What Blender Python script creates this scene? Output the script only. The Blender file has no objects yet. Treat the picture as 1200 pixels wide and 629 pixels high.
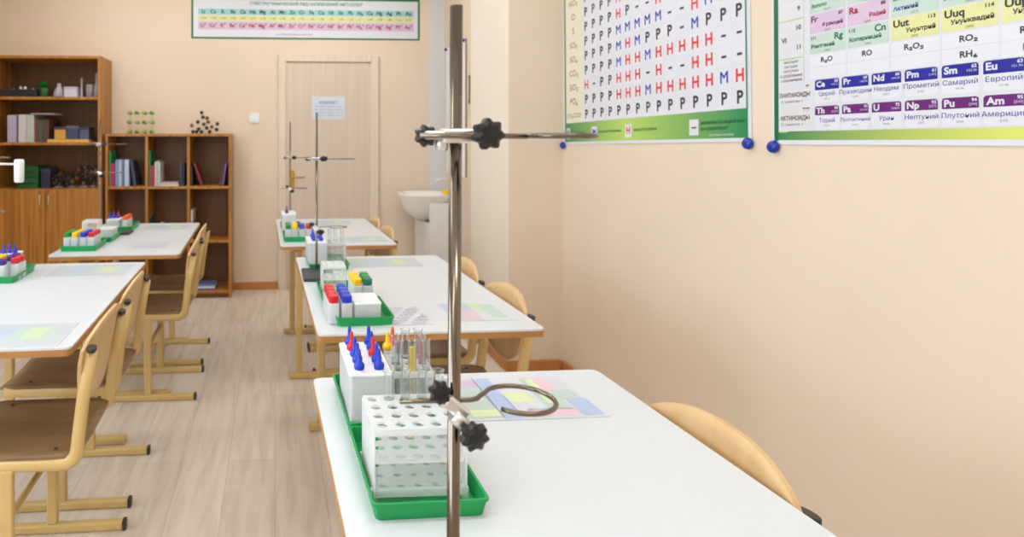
import bpy, bmesh, math, random
from mathutils import Vector, Matrix
random.seed(7)
C = bpy.context.scene.collection
PI = math.pi
EYE = 1.33; F = 706.0; YAW = math.atan(41/706.0); PX0 = 363.0; HY = 162.0
TZ = 0.76            # table top height

def spot(px, py, z):
    """floor-plan position of the point at height z seen at a photo pixel"""
    D = F*(EYE-z)/(py-HY); xc = (px-PX0)*D/F
    return (xc*math.cos(YAW)+D*math.sin(YAW), -xc*math.sin(YAW)+D*math.cos(YAW))
def spotd(px, D):
    xc = (px-PX0)*D/F
    return (xc*math.cos(YAW)+D*math.sin(YAW), -xc*math.sin(YAW)+D*math.cos(YAW))

# ------------------------------------------------------------------ materials
MATS = {}
def srgb(c):
    return tuple(((v/255.0)/12.92 if v/255.0 <= .04045 else ((v/255.0+.055)/1.055)**2.4) for v in c)+(1.0,)
def mat(name, col, rough=.5, metal=0.0, noise=.04, scale=12.0, trans=0.0, spec=.5, coat=0.0, bump=0.0):
    if name in MATS: return MATS[name]
    m = bpy.data.materials.new(name); m.use_nodes = True
    nt = m.node_tree; b = nt.nodes['Principled BSDF']
    c = srgb(col)
    b.inputs['Roughness'].default_value = rough; b.inputs['Metallic'].default_value = metal
    b.inputs['Specular IOR Level'].default_value = spec
    b.inputs['Transmission Weight'].default_value = trans
    b.inputs['Coat Weight'].default_value = coat
    tc = nt.nodes.new('ShaderNodeTexCoord'); n = nt.nodes.new('ShaderNodeTexNoise')
    n.inputs['Scale'].default_value = scale; n.inputs['Detail'].default_value = 3
    nt.links.new(tc.outputs['Object'], n.inputs['Vector'])
    r = nt.nodes.new('ShaderNodeValToRGB')
    r.color_ramp.elements[0].position = .3; r.color_ramp.elements[1].position = .7
    r.color_ramp.elements[0].color = tuple(v*(1-noise) for v in c[:3])+(1,)
    r.color_ramp.elements[1].color = tuple(min(1, v*(1+noise)) for v in c[:3])+(1,)
    nt.links.new(n.outputs['Fac'], r.inputs['Fac']); nt.links.new(r.outputs['Color'], b.inputs['Base Color'])
    if bump:
        bp = nt.nodes.new('ShaderNodeBump'); bp.inputs['Strength'].default_value = bump; bp.inputs['Distance'].default_value = .002
        nt.links.new(n.outputs['Fac'], bp.inputs['Height']); nt.links.new(bp.outputs['Normal'], b.inputs['Normal'])
    MATS[name] = m; return m
def wood(name, c1, c2, stretch=(1, 1, 1), scale=18, rough=.45, dist=2.5):
    if name in MATS: return MATS[name]
    m = bpy.data.materials.new(name); m.use_nodes = True
    nt = m.node_tree; b = nt.nodes['Principled BSDF']; b.inputs['Roughness'].default_value = rough
    tc = nt.nodes.new('ShaderNodeTexCoord'); mp = nt.nodes.new('ShaderNodeMapping')
    mp.inputs['Scale'].default_value = stretch
    n = nt.nodes.new('ShaderNodeTexNoise'); n.inputs['Scale'].default_value = scale
    n.inputs['Detail'].default_value = 5; n.inputs['Distortion'].default_value = dist*.2
    r = nt.nodes.new('ShaderNodeValToRGB'); r.color_ramp.elements[0].position = .32; r.color_ramp.elements[1].position = .68
    r.color_ramp.elements[0].color = srgb(c1); r.color_ramp.elements[1].color = srgb(c2)
    nt.links.new(tc.outputs['Object'], mp.inputs['Vector']); nt.links.new(mp.outputs['Vector'], n.inputs['Vector'])
    nt.links.new(n.outputs['Fac'], r.inputs['Fac']); nt.links.new(r.outputs['Color'], b.inputs['Base Color'])
    MATS[name] = m; return m
def milky(name, col, clear=.35, rough=.35):
    if name in MATS: return MATS[name]
    m = bpy.data.materials.new(name); m.use_nodes = True
    nt = m.node_tree; b = nt.nodes['Principled BSDF']; out = nt.nodes['Material Output']
    b.inputs['Base Color'].default_value = srgb(col); b.inputs['Roughness'].default_value = rough
    tl = nt.nodes.new('ShaderNodeBsdfTranslucent'); tl.inputs['Color'].default_value = srgb(col)
    tp = nt.nodes.new('ShaderNodeBsdfTransparent')
    n = nt.nodes.new('ShaderNodeTexNoise'); n.inputs['Scale'].default_value = 9
    mr = nt.nodes.new('ShaderNodeMapRange'); mr.inputs['To Min'].default_value = clear*.9; mr.inputs['To Max'].default_value = clear*1.1
    nt.links.new(n.outputs['Fac'], mr.inputs['Value'])
    a = nt.nodes.new('ShaderNodeMixShader'); a.inputs[0].default_value = .4
    nt.links.new(b.outputs[0], a.inputs[1]); nt.links.new(tl.outputs[0], a.inputs[2])
    c = nt.nodes.new('ShaderNodeMixShader'); nt.links.new(mr.outputs[0], c.inputs[0])
    nt.links.new(a.outputs[0], c.inputs[1]); nt.links.new(tp.outputs[0], c.inputs[2])
    nt.links.new(c.outputs[0], out.inputs['Surface'])
    MATS[name] = m; return m
def glass(name, col=(251, 253, 253)):
    if name in MATS: return MATS[name]
    m = bpy.data.materials.new(name); m.use_nodes = True
    nt = m.node_tree; out = nt.nodes['Material Output']
    g = nt.nodes.new('ShaderNodeBsdfGlossy'); g.inputs['Roughness'].default_value = .05
    t = nt.nodes.new('ShaderNodeBsdfTransparent'); t.inputs['Color'].default_value = srgb(col)
    lw = nt.nodes.new('ShaderNodeLayerWeight'); lw.inputs['Blend'].default_value = .22
    n = nt.nodes.new('ShaderNodeTexNoise'); n.inputs['Scale'].default_value = 30
    ad = nt.nodes.new('ShaderNodeMath'); ad.operation = 'MULTIPLY_ADD'; ad.inputs[1].default_value = .04; 
    nt.links.new(n.outputs['Fac'], ad.inputs[0]); nt.links.new(lw.outputs['Facing'], ad.inputs[2])
    mx = nt.nodes.new('ShaderNodeMixShader'); nt.links.new(ad.outputs[0], mx.inputs[0])
    nt.links.new(t.outputs[0], mx.inputs[1]); nt.links.new(g.outputs[0], mx.inputs[2])
    nt.links.new(mx.outputs[0], out.inputs['Surface'])
    MATS[name] = m; return m

def floor_material():
    m = bpy.data.materials.new('laminate_floor'); m.use_nodes = True
    nt = m.node_tree; b = nt.nodes['Principled BSDF']
    tc = nt.nodes.new('ShaderNodeTexCoord'); mp = nt.nodes.new('ShaderNodeMapping')
    mp.inputs['Rotation'].default_value = (0, 0, PI/2)
    br = nt.nodes.new('ShaderNodeTexBrick'); br.inputs['Scale'].default_value = 1
    br.inputs['Brick Width'].default_value = 1.25; br.inputs['Row Height'].default_value = .19
    br.inputs['Mortar Size'].default_value = .0012; br.inputs['Mortar Smooth'].default_value = .3
    br.inputs['Color1'].default_value = srgb((212, 199, 184)); br.inputs['Color2'].default_value = srgb((221, 210, 196))
    br.inputs['Mortar'].default_value = srgb((182, 168, 150))
    n = nt.nodes.new('ShaderNodeTexNoise'); n.inputs['Scale'].default_value = 3; n.inputs['Detail'].default_value = 6
    n.inputs['Distortion'].default_value = .6
    m2 = nt.nodes.new('ShaderNodeMapping'); m2.inputs['Scale'].default_value = (9, .9, 1)
    r = nt.nodes.new('ShaderNodeValToRGB'); r.color_ramp.elements[0].position = .28; r.color_ramp.elements[1].position = .6
    r.color_ramp.elements[0].color = (.72, .69, .65, 1); r.color_ramp.elements[1].color = (1, 1, 1, 1)
    mx = nt.nodes.new('ShaderNodeMixRGB'); mx.blend_type = 'MULTIPLY'; mx.inputs[0].default_value = .7
    nt.links.new(tc.outputs['Object'], mp.inputs['Vector']); nt.links.new(mp.outputs[0], br.inputs['Vector'])
    nt.links.new(tc.outputs['Object'], m2.inputs['Vector']); nt.links.new(m2.outputs[0], n.inputs['Vector'])
    nt.links.new(n.outputs['Fac'], r.inputs['Fac']); nt.links.new(br.outputs['Color'], mx.inputs[1]); nt.links.new(r.outputs['Color'], mx.inputs[2])
    nt.links.new(mx.outputs[0], b.inputs['Base Color']); b.inputs['Roughness'].default_value = .42
    return m

M_WALL = mat('cream_wall_paint', (224, 207, 187), .7, noise=.02, scale=2.5)
M_PILL = mat('lit_side_wall_paint', (230, 221, 206), .7, noise=.02, scale=2.5)  # wall colour lightened for the pilaster's left face, side light painted in
M_WHITEWALL = mat('white_riser_box', (214, 216, 216), .5, noise=.02, scale=3)
M_CEIL = mat('ceiling_white', (240, 238, 232), .8)
M_FLOOR = floor_material()
M_BASEB = wood('baseboard_wood', (180, 116, 62), (196, 132, 76), (1, 1, 1), 8)
M_TOP = mat('white_laminate', (211, 216, 222), .3, noise=.012, scale=30)
M_EDGE = wood('table_edge_band', (168, 118, 66), (186, 136, 80), (1, 1, 1), 10)
M_PAINT = mat('yellow_cream_metal', (208, 178, 116), .38, noise=.04, scale=10, coat=.2)
M_CAPB = mat('dark_end_cap', (52, 46, 44), .5)
M_PLY = wood('birch_plywood', (204, 168, 118), (214, 182, 136), (1, 6, 1.5), 3.5, .38)
M_SEAT = wood('seat_plywood', (122, 96, 66), (146, 118, 84), (1, 6, 1), 3.5, .35)
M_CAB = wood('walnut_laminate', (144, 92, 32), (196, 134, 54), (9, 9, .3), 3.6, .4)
M_CABD = wood('walnut_laminate_shaded', (90, 56, 22), (106, 68, 28), (9, 9, .5), 3.2, .5)  # same laminate as outside, shade of the interior put into the colour
M_DOOR = wood('pale_door_laminate', (206, 189, 173), (214, 199, 183), (14, 14, .4), 3, .5)
M_FRAME = wood('pale_door_frame', (216, 202, 184), (224, 211, 194), (14, 14, .4), 3, .5)
M_STEEL = mat('polished_steel', (122, 113, 102), .13, 1.0, noise=.05, scale=20)
M_CHROME = mat('bright_cast_steel', (225, 227, 230), .3, .9, noise=.05, scale=40)
M_KNOB = mat('black_plastic', (18, 18, 22), .32, noise=.05)
M_IRON = mat('dark_cast_iron', (48, 50, 56), .45, noise=.1, scale=60)
M_GREEN = mat('green_plastic', (10, 150, 78), .35, noise=.03)
M_RACK = milky('milky_plastic', (248, 250, 252), .40)
M_THIN = milky('thin_milky_plastic', (248, 250, 252), .78)
M_BODY = milky('milky_bottle_plastic', (242, 245, 249), .12)
M_BOXW = mat('white_plastic', (232, 236, 240), .35, noise=.02)
M_GLASS = glass('clear_glass')
M_BLUE = mat('blue_plastic', (28, 56, 190), .3); M_RED = mat('red_plastic', (206, 30, 42), .3)
M_YEL = mat('yellow_plastic', (245, 200, 20), .3); M_GRN = mat('cap_green_plastic', (12, 140, 70), .3)
M_TEAL = mat('teal_plastic', (12, 110, 100), .3); M_PURP = mat('purple_plastic', (72, 44, 140), .3)
M_ORG = mat('orange_plastic', (235, 90, 40), .35)
M_PAPER = mat('white_paper', (232, 234, 238), .45, noise=.01)
M_BRASS = mat('brass', (200, 160, 60), .3, .8)
M_CERA = mat('white_ceramic', (236, 236, 234), .15, noise=.01)
CAPS = {'blue': M_BLUE, 'red': M_RED, 'yellow': M_YEL, 'green': M_GRN, 'teal': M_TEAL, 'purple': M_PURP, 'orange': M_ORG}
def pm(name, col, rough=.4): return mat('print_'+name, col, rough, noise=.01)

# ------------------------------------------------------------------ geometry
def BM(): return bmesh.new()
def box(bm, lo, hi, bev=0.0, mi=0, mx=None, segs=2):
    vs = [bm.verts.new((x, y, z)) for x in (lo[0], hi[0]) for y in (lo[1], hi[1]) for z in (lo[2], hi[2])]
    idx = [(0, 1, 3, 2), (4, 6, 7, 5), (0, 4, 5, 1), (2, 3, 7, 6), (0, 2, 6, 4), (1, 5, 7, 3)]
    fs = [bm.faces.new([vs[i] for i in q]) for q in idx]
    for f in fs: f.material_index = mi
    if mx is not None:
        for v in vs: v.co = mx @ v.co
    if bev > 0:
        es = list({e for f in fs for e in f.edges})
        bmesh.ops.bevel(bm, geom=es, offset=bev, segments=segs, profile=.5, affect='EDGES', material=mi)
def quad(bm, pts, mi=0):
    f = bm.faces.new([bm.verts.new(p) for p in pts]); f.material_index = mi; return f
def tube(bm, pts, r, n=10, mi=0, closed=False, squash=None):
    pts = [Vector(p) for p in pts]; N = len(pts)
    rs = r if isinstance(r, (list, tuple)) else [r]*N
    rings = []; up = None
    for i, p in enumerate(pts):
        if closed: t = pts[(i+1) % N]-pts[i-1]
        else: t = pts[min(i+1, N-1)]-pts[max(i-1, 0)]
        t.normalize()
        if up is None:
            up = Vector((0, 0, 1)) if abs(t.z) < .9 else Vector((0, 1, 0))
        u = (up - t*up.dot(t)).normalized(); w = t.cross(u); up = u
        a, b = (rs[i], rs[i]) if squash is None else (rs[i]*squash[0], rs[i]*squash[1])
        rings.append([bm.verts.new(p+u*a*math.cos(2*PI*k/n)+w*b*math.sin(2*PI*k/n)) for k in range(n)])
    rng = range(N) if closed else range(N-1)
    for i in rng:
        A, B = rings[i], rings[(i+1) % N]
        for k in range(n):
            f = bm.faces.new((A[k], A[(k+1) % n], B[(k+1) % n], B[k])); f.material_index = mi; f.smooth = True
    if not closed:
        for R_ in (rings[0][::-1], rings[-1]):
            f = bm.faces.new(R_); f.material_index = mi
def lathe(bm, prof, n=20, c=(0, 0, 0), mi=0, mx=None, smooth=True):
    rings = []
    for r, z in prof:
        if r <= 1e-6: rings.append([bm.verts.new((c[0], c[1], c[2]+z))])
        else: rings.append([bm.verts.new((c[0]+r*math.cos(2*PI*k/n), c[1]+r*math.sin(2*PI*k/n), c[2]+z)) for k in range(n)])
    for A, B in zip(rings, rings[1:]):
        for k in range(n):
            a, a2, b, b2 = A[k % len(A)], A[(k+1) % len(A)], B[k % len(B)], B[(k+1) % len(B)]
            vs = []
            for v in (a, a2, b2, b):
                if v not in vs: vs.append(v)
            if len(vs) >= 3:
                f = bm.faces.new(vs); f.material_index = mi; f.smooth = smooth
    if mx is not None:
        for R_ in rings:
            for v in R_: v.co = mx @ v.co
def prism(bm, pts, y0, y1, axis='y', mi=0, bev=0):
    def P(a, b, h):
        return {'y': (a, h, b), 'z': (a, b, h), 'x': (h, a, b)}[axis]
    A = [bm.verts.new(P(a, b, y0)) for a, b in pts]; B = [bm.verts.new(P(a, b, y1)) for a, b in pts]
    fs = [bm.faces.new(A), bm.faces.new(B[::-1])]
    n = len(pts)
    for k in range(n): fs.append(bm.faces.new((A[k], B[k], B[(k+1) % n], A[(k+1) % n])))
    for f in fs: f.material_index = mi
    if bev:
        es = list({e for f in fs[:2] for e in f.edges})
        bmesh.ops.bevel(bm, geom=es, offset=bev, segments=2, profile=.5, affect='EDGES', material=mi)
def rrect(w, h, r, n=5, cx=0, cy=0):
    out = []
    for (sx, sy, a0) in ((1, 1, 0), (-1, 1, 90), (-1, -1, 180), (1, -1, 270)):
        for k in range(n+1):
            a = math.radians(a0+90*k/n)
            out.append((cx+sx*(w/2-r)+r*math.cos(a), cy+sy*(h/2-r)+r*math.sin(a)))
    return out

def obj(name, bm, mats, parent=None, loc=None, rz=0):
    bmesh.ops.recalc_face_normals(bm, faces=bm.faces[:])
    me = bpy.data.meshes.new(name); bm.to_mesh(me); bm.free()
    for m in (mats if isinstance(mats, (list, tuple)) else [mats]): me.materials.append(m)
    o = bpy.data.objects.new(name, me); C.objects.link(o)
    if parent: o.parent = parent
    if loc: o.location = loc
    if rz: o.rotation_euler[2] = rz
    return o
def tag(o, label, cat, group=None, kind=None):
    o['label'] = label; o['category'] = cat
    if group: o['group'] = group
    if kind: o['kind'] = kind
    return o
def thing(name, label, cat, loc=(0, 0, 0), rz=0, group=None):
    o = bpy.data.objects.new(name, None); C.objects.link(o); o.empty_display_size = .05
    o.location = loc; o.rotation_euler[2] = rz
    return tag(o, label, cat, group)
def struct(name, bm, mats, parent=None):
    o = obj(name, bm, mats, parent)
    if not parent: o['kind'] = 'structure'
    return o
def dup(o, loc=None, rz=None, label=None, group=None, parent=None):
    c = o.copy(); C.objects.link(c)
    if parent: c.parent = parent
    for ch in list(o.children): dup(ch, parent=c)
    if loc is not None: c.location = loc
    if rz is not None: c.rotation_euler[2] = rz
    if label: c['label'] = label
    if group: c['group'] = group
    return c

# ---- lettering
_T = {}
def text_mesh(s, bold):
    k = (s, bold)
    if k not in _T:
        cu = bpy.data.curves.new('t', 'FONT'); cu.body = s; cu.size = 1; cu.resolution_u = 3
        cu.offset = .032 if bold else 0; cu.align_x = 'CENTER'; cu.align_y = 'CENTER'
        o = bpy.data.objects.new('t', cu); C.objects.link(o)
        bpy.context.view_layer.update()
        dg = bpy.context.evaluated_depsgraph_get(); ev = o.evaluated_get(dg); me = ev.to_mesh()
        _T[k] = ([v.co.copy() for v in me.vertices], [tuple(p.vertices) for p in me.polygons])
        ev.to_mesh_clear(); bpy.data.objects.remove(o); bpy.data.curves.remove(cu)
    return _T[k]
def put_text(bm, s, u, v, size, fn, mi, bold=False, align='c', sx=1.0):
    vs, fs = text_mesh(s, bold)
    if not vs: return
    x0 = min(a.x for a in vs); x1 = max(a.x for a in vs)
    dx = {'c': -(x0+x1)/2, 'l': -x0, 'r': -x1}[align]
    bv = [bm.verts.new(fn(u+(a.x+dx)*size*sx, v+a.y*size)) for a in vs]
    for f in fs:
        try:
            g = bm.faces.new([bv[i] for i in f]); g.material_index = mi
        except ValueError: pass
def panel(bm, u0, v0, u1, v1, fn, mi):
    quad(bm, [fn(u0, v0), fn(u1, v0), fn(u1, v1), fn(u0, v1)], mi)

# ================================================================== ROOM
XL, XR, YB, YF, ZC = -2.35, 1.65, 5.33, -2.6, 2.95
XREC, PX, PY0, PY1 = 1.52, 1.33, 3.362, 4.02
bm = BM(); box(bm, (XL-.15, YF-.15, -.1), (XR+.3, YB+.15, 0)); struct('floor', bm, M_FLOOR)
bm = BM(); box(bm, (XL-.15, YF-.15, ZC), (XR+.3, YB+.15, ZC+.1)); struct('ceiling', bm, M_CEIL)
bm = BM(); box(bm, (XL-.15, YB, 0), (XR+.3, YB+.15, ZC)); struct('wall_back', bm, M_WALL)
bm = BM(); box(bm, (XL-.15, YF-.15, 0), (XR+.3, YF, ZC)); struct('wall_front', bm, M_WALL)
bm = BM()
box(bm, (XR, YF, 0), (XR+.3, PY0, ZC)); box(bm, (XREC, PY1, 0), (XR+.3, YB, ZC)); struct('wall_right', bm, M_WALL)
bm = BM(); box(bm, (PX, PY0, 0), (XR+.3, PY1, ZC)); pil = struct('wall_pilaster', bm, [M_WALL, M_PILL])
for p in pil.data.polygons:
    if p.normal.x < -.5: p.material_index = 1
# left wall with two window openings (beyond the left edge of the view)
WIN = ((-1.9, -.1), (.5, 2.3)); ZS, ZT = .85, 2.45
bm = BM(); ys = [YF]+[v for w in WIN for v in w]+[YB]
for a, b in ((ys[0], ys[1]), (ys[2], ys[3]), (ys[4], ys[5])): box(bm, (XL-.15, a, 0), (XL, b, ZC))
for a, b in WIN:
    box(bm, (XL-.15, a, 0), (XL, b, ZS)); box(bm, (XL-.15, a, ZT), (XL, b, ZC))
struct('wall_left', bm, M_WALL)
for i, (a, b) in enumerate(WIN):
    bm = BM(); t = .06
    box(bm, (XL-.11, a, ZS), (XL-.05, a+t, ZT)); box(bm, (XL-.11, b-t, ZS), (XL-.05, b, ZT))
    box(bm, (XL-.11, a+t, ZS), (XL-.05, b-t, ZS+t)); box(bm, (XL-.11, a+t, ZT-t), (XL-.05, b-t, ZT))
    box(bm, (XL-.11, (a+b)/2-.03, ZS+t), (XL-.05, (a+b)/2+.03, ZT-t))
    struct('window_%d' % (i+1), bm, M_BOXW)
def baseboard(name, a, b, axis, at, side):
    bm = BM()
    if axis == 'x': box(bm, (a, min(at, at+side*.018), 0), (b, max(at, at+side*.018), .065), .004)
    else: box(bm, (min(at, at+side*.018), a, 0), (max(at, at+side*.018), b, .065), .004)
    struct(name, bm, M_BASEB)
DX0, DX1 = .03, .92
baseboard('baseboard_back', XL, DX0-.005, 'x', YB, -1)
baseboard('baseboard_back_right', DX1+.005, XREC, 'x', YB, -1)
baseboard('baseboard_right', YF, PY0-.02, 'y', XR, -1)
baseboard('baseboard_pilaster', PX-.018, XR-.02, 'x', PY0, -1)
baseboard('baseboard_pilaster_side', PY0, PY1, 'y', PX, -1)
baseboard('baseboard_left', YF, YB-.4, 'y', XL, 1)
# white riser strip in the sink corner
bm = BM(); box(bm, (1.375, YB-.012, 0), (XREC, YB, ZC)); struct('trim_1', bm, M_WHITEWALL)

# door on the back wall
d = bpy.data.objects.new('door_1', None); C.objects.link(d); d.location = (.475, YB, 0); d['kind'] = 'structure'
w = (DX1-DX0)/2; H = 2.07
bm = BM()
box(bm, (-w, -.03, 0), (-w+.065, 0, H), .006); box(bm, (w-.065, -.03, 0), (w, 0, H), .006); box(bm, (-w+.065, -.03, H-.065), (w-.065, 0, H), .006)
box(bm, (-w+.058, -.022, 0), (-w+.072, 0, H-.058)); box(bm, (w-.072, -.022, 0), (w-.058, 0, H-.058))
obj('door_frame', bm, M_FRAME, d)
bm = BM(); box(bm, (-w+.069, -.014, .012), (w-.069, -.002, H-.069), .002)
lf = obj('door_leaf', bm, M_DOOR, d)
bm = BM(); prism(bm, rrect(.045, .17, .02, 5, -w+.12, .965), -.022, -.0145, 'y', bev=.002)
lf2 = obj('lock_plate', bm, M_BRASS, d)
bm = BM(); tube(bm, [(-w+.12, -.02, .99), (-w+.12, -.06, .99), (-w+.135, -.068, .99), (-w+.23, -.068, .988)], .008, 10)
tube(bm, [(-w+.12, -.022, .92), (-w+.12, -.03, .92)], .009, 10)
obj('door_handle', bm, M_BRASS, d)

# notice on the door
def fnY(cx, cz, y):   # plane facing -Y
    return lambda u, v: (cx+u, y, cz+v)
bm = BM(); box(bm, (-.145, -.001, -.1), (.145, 0, .1))
f = fnY(0, 0, -.0016)
put_text(bm, 'КАБИНЕТ', 0, .045, .035, f, 1, True)
for k in range(4): put_text(bm, 'соблюдайте порядок в классе', 0, .01-.026*k, .017, f, 1)
o = obj('door_notice', bm, [pm('notice', (206, 218, 232)), pm('notice_ink', (120, 140, 175))], None, (.475, YB-.0150, 1.60))
tag(o, 'pale blue paper notice taped on the upper part of the closed door', 'notice')
# wall switch
sw = thing('light_switch', 'small white square light switch on the wall left of the door', 'light switch', (-.18, YB, 1.51))
bm = BM(); prism(bm, rrect(.085, .085, .012), -.012, 0, 'y', bev=.003); obj('switch_plate', bm, M_BOXW, sw)
bm = BM(); box(bm, (-.022, -.017, -.028), (.022, -.0121, .028), .002); obj('switch_rocker', bm, M_BOXW, sw)

# ceiling luminaires (above the frame)
def emis(name, col, st):
    m = bpy.data.materials.new(name); m.use_nodes = True; nt = m.node_tree
    b = nt.nodes['Principled BSDF']; b.inputs['Base Color'].default_value = (.8, .8, .8, 1)
    b.inputs['Emission Color'].default_value = srgb(col); b.inputs['Emission Strength'].default_value = st
    return m
M_LAMP = emis('lamp_diffuser', (255, 252, 246), 9.0)
bm = BM(); box(bm, (-.62, -.17, -.07), (.62, .17, 0), .01)
pos = [(-1.2, -1.2), (.7, -1.2), (-1.2, .9), (.6, .9), (-1.2, 2.9), (.45, 2.9), (-1.2, 4.5), (.45, 4.5)]
NM = ['behind the camera on the window side', 'behind the camera on the poster side', 'above the nearest left table', 'above the nearest right table',
      'above the far left table', 'above the far right table', 'in front of the tall cabinet', 'in front of the door']
first = None
for (x, y), nm in zip(pos, NM):
    lab = 'rectangular white ceiling luminaire '+nm
    if first is None:
        first = thing('ceiling_light', lab, 'ceiling light', (x, y, ZC), 0, 'ceiling luminaires')
        obj('lamp_housing', bm, M_BOXW, first)
        bm = BM(); box(bm, (-.58, -.14, -.078), (.58, .14, -.0705)); obj('diffuser', bm, M_LAMP, first)
    else: dup(first, (x, y, ZC), 0, lab)

# ================================================================== POSTERS
def fnR(y0, z0, x, roll=0.0):   # on the right wall: u runs toward the camera (-Y), v up
    c, s = math.cos(roll), math.sin(roll)
    return lambda u, v: (x, -(u*c-v*s), (u*s+v*c))
K = dict(black=pm('black', (48, 48, 54)), blue=pm('blue', (40, 70, 180)), red=pm('red', (222, 62, 62)), white=pm('white', (216, 219, 229)),
         grid=pm('grid', (206, 212, 224)), green=pm('green', (26, 138, 84)), dgreen=pm('dark_green', (14, 104, 66)), lime=pm('lime', (170, 208, 104)),
         yellow=pm('yellow', (214, 217, 158)), pink=pm('pink', (208, 184, 210)), mint=pm('mint', (188, 208, 200)), indigo=pm('indigo', (22, 30, 146)),
         violet=pm('violet', (98, 22, 112)), grey=pm('grey', (210, 213, 221)), cream=pm('cream', (226, 222, 200)), dred=pm('dark_red', (160, 30, 60)),
         cyan=pm('cyan', (150, 206, 206)), brown=pm('brown', (110, 84, 70)), lviolet=pm('light_violet', (196, 120, 200)))
KEYS = list(K); KM = [K[k] for k in KEYS]; KI = {k: i for i, k in enumerate(KEYS)}
def grad_mat(name, c0, c1, c2):
    m = bpy.data.materials.new(name); m.use_nodes = True; nt = m.node_tree; b = nt.nodes['Principled BSDF']
    b.inputs['Roughness'].default_value = .4
    tc = nt.nodes.new('ShaderNodeTexCoord'); s = nt.nodes.new('ShaderNodeSeparateXYZ'); r = nt.nodes.new('ShaderNodeValToRGB')
    nt.links.new(tc.outputs['Generated'], s.inputs[0]); nt.links.new(s.outputs['Y'], r.inputs['Fac']); nt.links.new(r.outputs[0], b.inputs['Base Color'])
    e = r.color_ramp.elements; e[0].color = srgb(c0); e[0].position = 0; e[1].color = srgb(c2); e[1].position = 1
    x = e.new(.55); x.color = srgb(c1)
    return m
# --- solubility chart. u=0 is its far edge, at Y=3.385
PW, PHh = 1.351, 1.14
pt = thing('solubility_chart', 'large white chart of P, M and H letters with green border, pinned beside the corner', 'poster', (XR, 3.342, 1.295))
roll = math.radians(1.0)
bm = BM(); f0 = fnR(0, 0, -.004, roll); f = fnR(0, 0, -.0046, roll); f2 = fnR(0, 0, -.0051, roll); f3 = fnR(0, 0, -.0056, roll); f4 = fnR(0, 0, -.0058, roll)
c = [f0(0, 0), f0(PW, 0), f0(PW, PHh), f0(0, PHh)]
bb = [(-.001, p[1], p[2]) for p in c]
vs = [bm.verts.new(p) for p in c]; vb = [bm.verts.new(p) for p in bb]
bm.faces.new(vs); bm.faces.new(vb[::-1])
for k in range(4): bm.faces.new((vs[k], vb[k], vb[(k+1) % 4], vs[(k+1) % 4]))
obj('poster_sheet', bm, K['white'], pt)
bm = BM()
panel(bm, .012, .014, PW-.014, PHh-.014, f, 0)
M_SOLG = grad_mat('solubility_border_print', (10, 130, 84), (178, 212, 104), (26, 120, 80))
obj('green_border_print', bm, M_SOLG, pt)
bm = BM()
V0 = .118; RH = .0775; CW = .0751; U1 = .2155    # first data column left edge
NR = 11
panel(bm, .03, V0, U1, V0+RH*NR, f2, KI['cream'])
panel(bm, U1, V0, U1+CW*14.85, V0+RH*NR, f2, KI['white'])
for i in range(NR+1): panel(bm, .03, V0+RH*i-.0008, U1+CW*14.85, V0+RH*i+.0008, f3, KI['grid'])
for i in range(16): panel(bm, U1+CW*i-.0008, V0, U1+CW*i+.0008, V0+RH*NR, f3, KI['grid'])
ROWS = [('CH₃COO', 'PPPPPPPPPPPPPPP'), ('PO₄', 'PPPPHHHMHHHHHMH'), ('SiO₃', 'H-PPHHH-H--HH--'), ('CO₃', 'PPPPMHHMHHHHH--'),
        ('SO₄', 'PPPPMHMPPP-MPPP'), ('SO₃', 'PPPPMMMMM--HMM-'), ('S', 'PPPPHP--HH-HHHH'), ('I', 'PPPPHPPPPPPPPHM'),
        ('Br', 'PPPPHPPPPPPPPPM'), ('Cl', 'PPPPHPPPPPPPPPM'), ('NO₃', 'PPPPPPPPPPPPPPP')]
LABS = ['CH₃COO', 'PO₄', 'SiO₃', 'CO₃', 'SO₄', 'SO₃', 'S', 'Cl', 'NO₃', 'F', 'OH']
cols = {'P': 'black', 'H': 'red', 'M': 'blue', '-': 'black'}
for r, (a, row) in enumerate(ROWS):
    v = V0+RH*(r+.5)
    a = LABS[r]
    put_text(bm, a, .118, v, .048 if len(a) < 5 else .036, f3, KI['brown'], False)
    for k, ch in enumerate(row):
        uu = U1+CW*(k+.5)
        if ch == '-': panel(bm, uu-.012, v-.0045, uu+.012, v+.0045, f3, KI['black'])
        elif ch == 'M':
            for dd_, ff in ((-.0013, f3), (.0013, f4)): put_text(bm, ch, uu+dd_, v, .064, ff, KI['blue'], False, sx=.9)
        else: put_text(bm, ch, uu, v, .064, f3, KI[cols[ch]], True, sx=.92)
# legend
for (u, ch, cc, tx) in ((.30, 'M', 'blue', 'малорастворимые'), (.60, 'H', 'red', 'нерастворимые'), (1.04, '–', 'black', None)):
    panel(bm, u, .028, u+.052, .09, f2, KI['white']); put_text(bm, ch, u+.026, .06, .045, f3, KI[cc], True)
    if tx: put_text(bm, tx, u+.07, .063, .022, f3, KI['dgreen'], False, 'l')
put_text(bm, 'разлагаются водой или', 1.105, .075, .019, f3, KI['dgreen'], True, 'l')
put_text(bm, 'не существуют', 1.105, .052, .019, f3, KI['dgreen'], True, 'l')
put_text(bm, 'наглядные пособия', 1.15, .027, .013, f3, KI['white'], False, 'l')
panel(bm, .03, .028, .075, .09, f2, KI['mint']); put_text(bm, 'P', .052, .06, .045, f3, KI['dgreen'], True)
put_text(bm, 'растворимые', .09, .063, .022, f3, KI['dgreen'], False, 'l')
obj('printed_table', bm, KM, pt)

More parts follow.
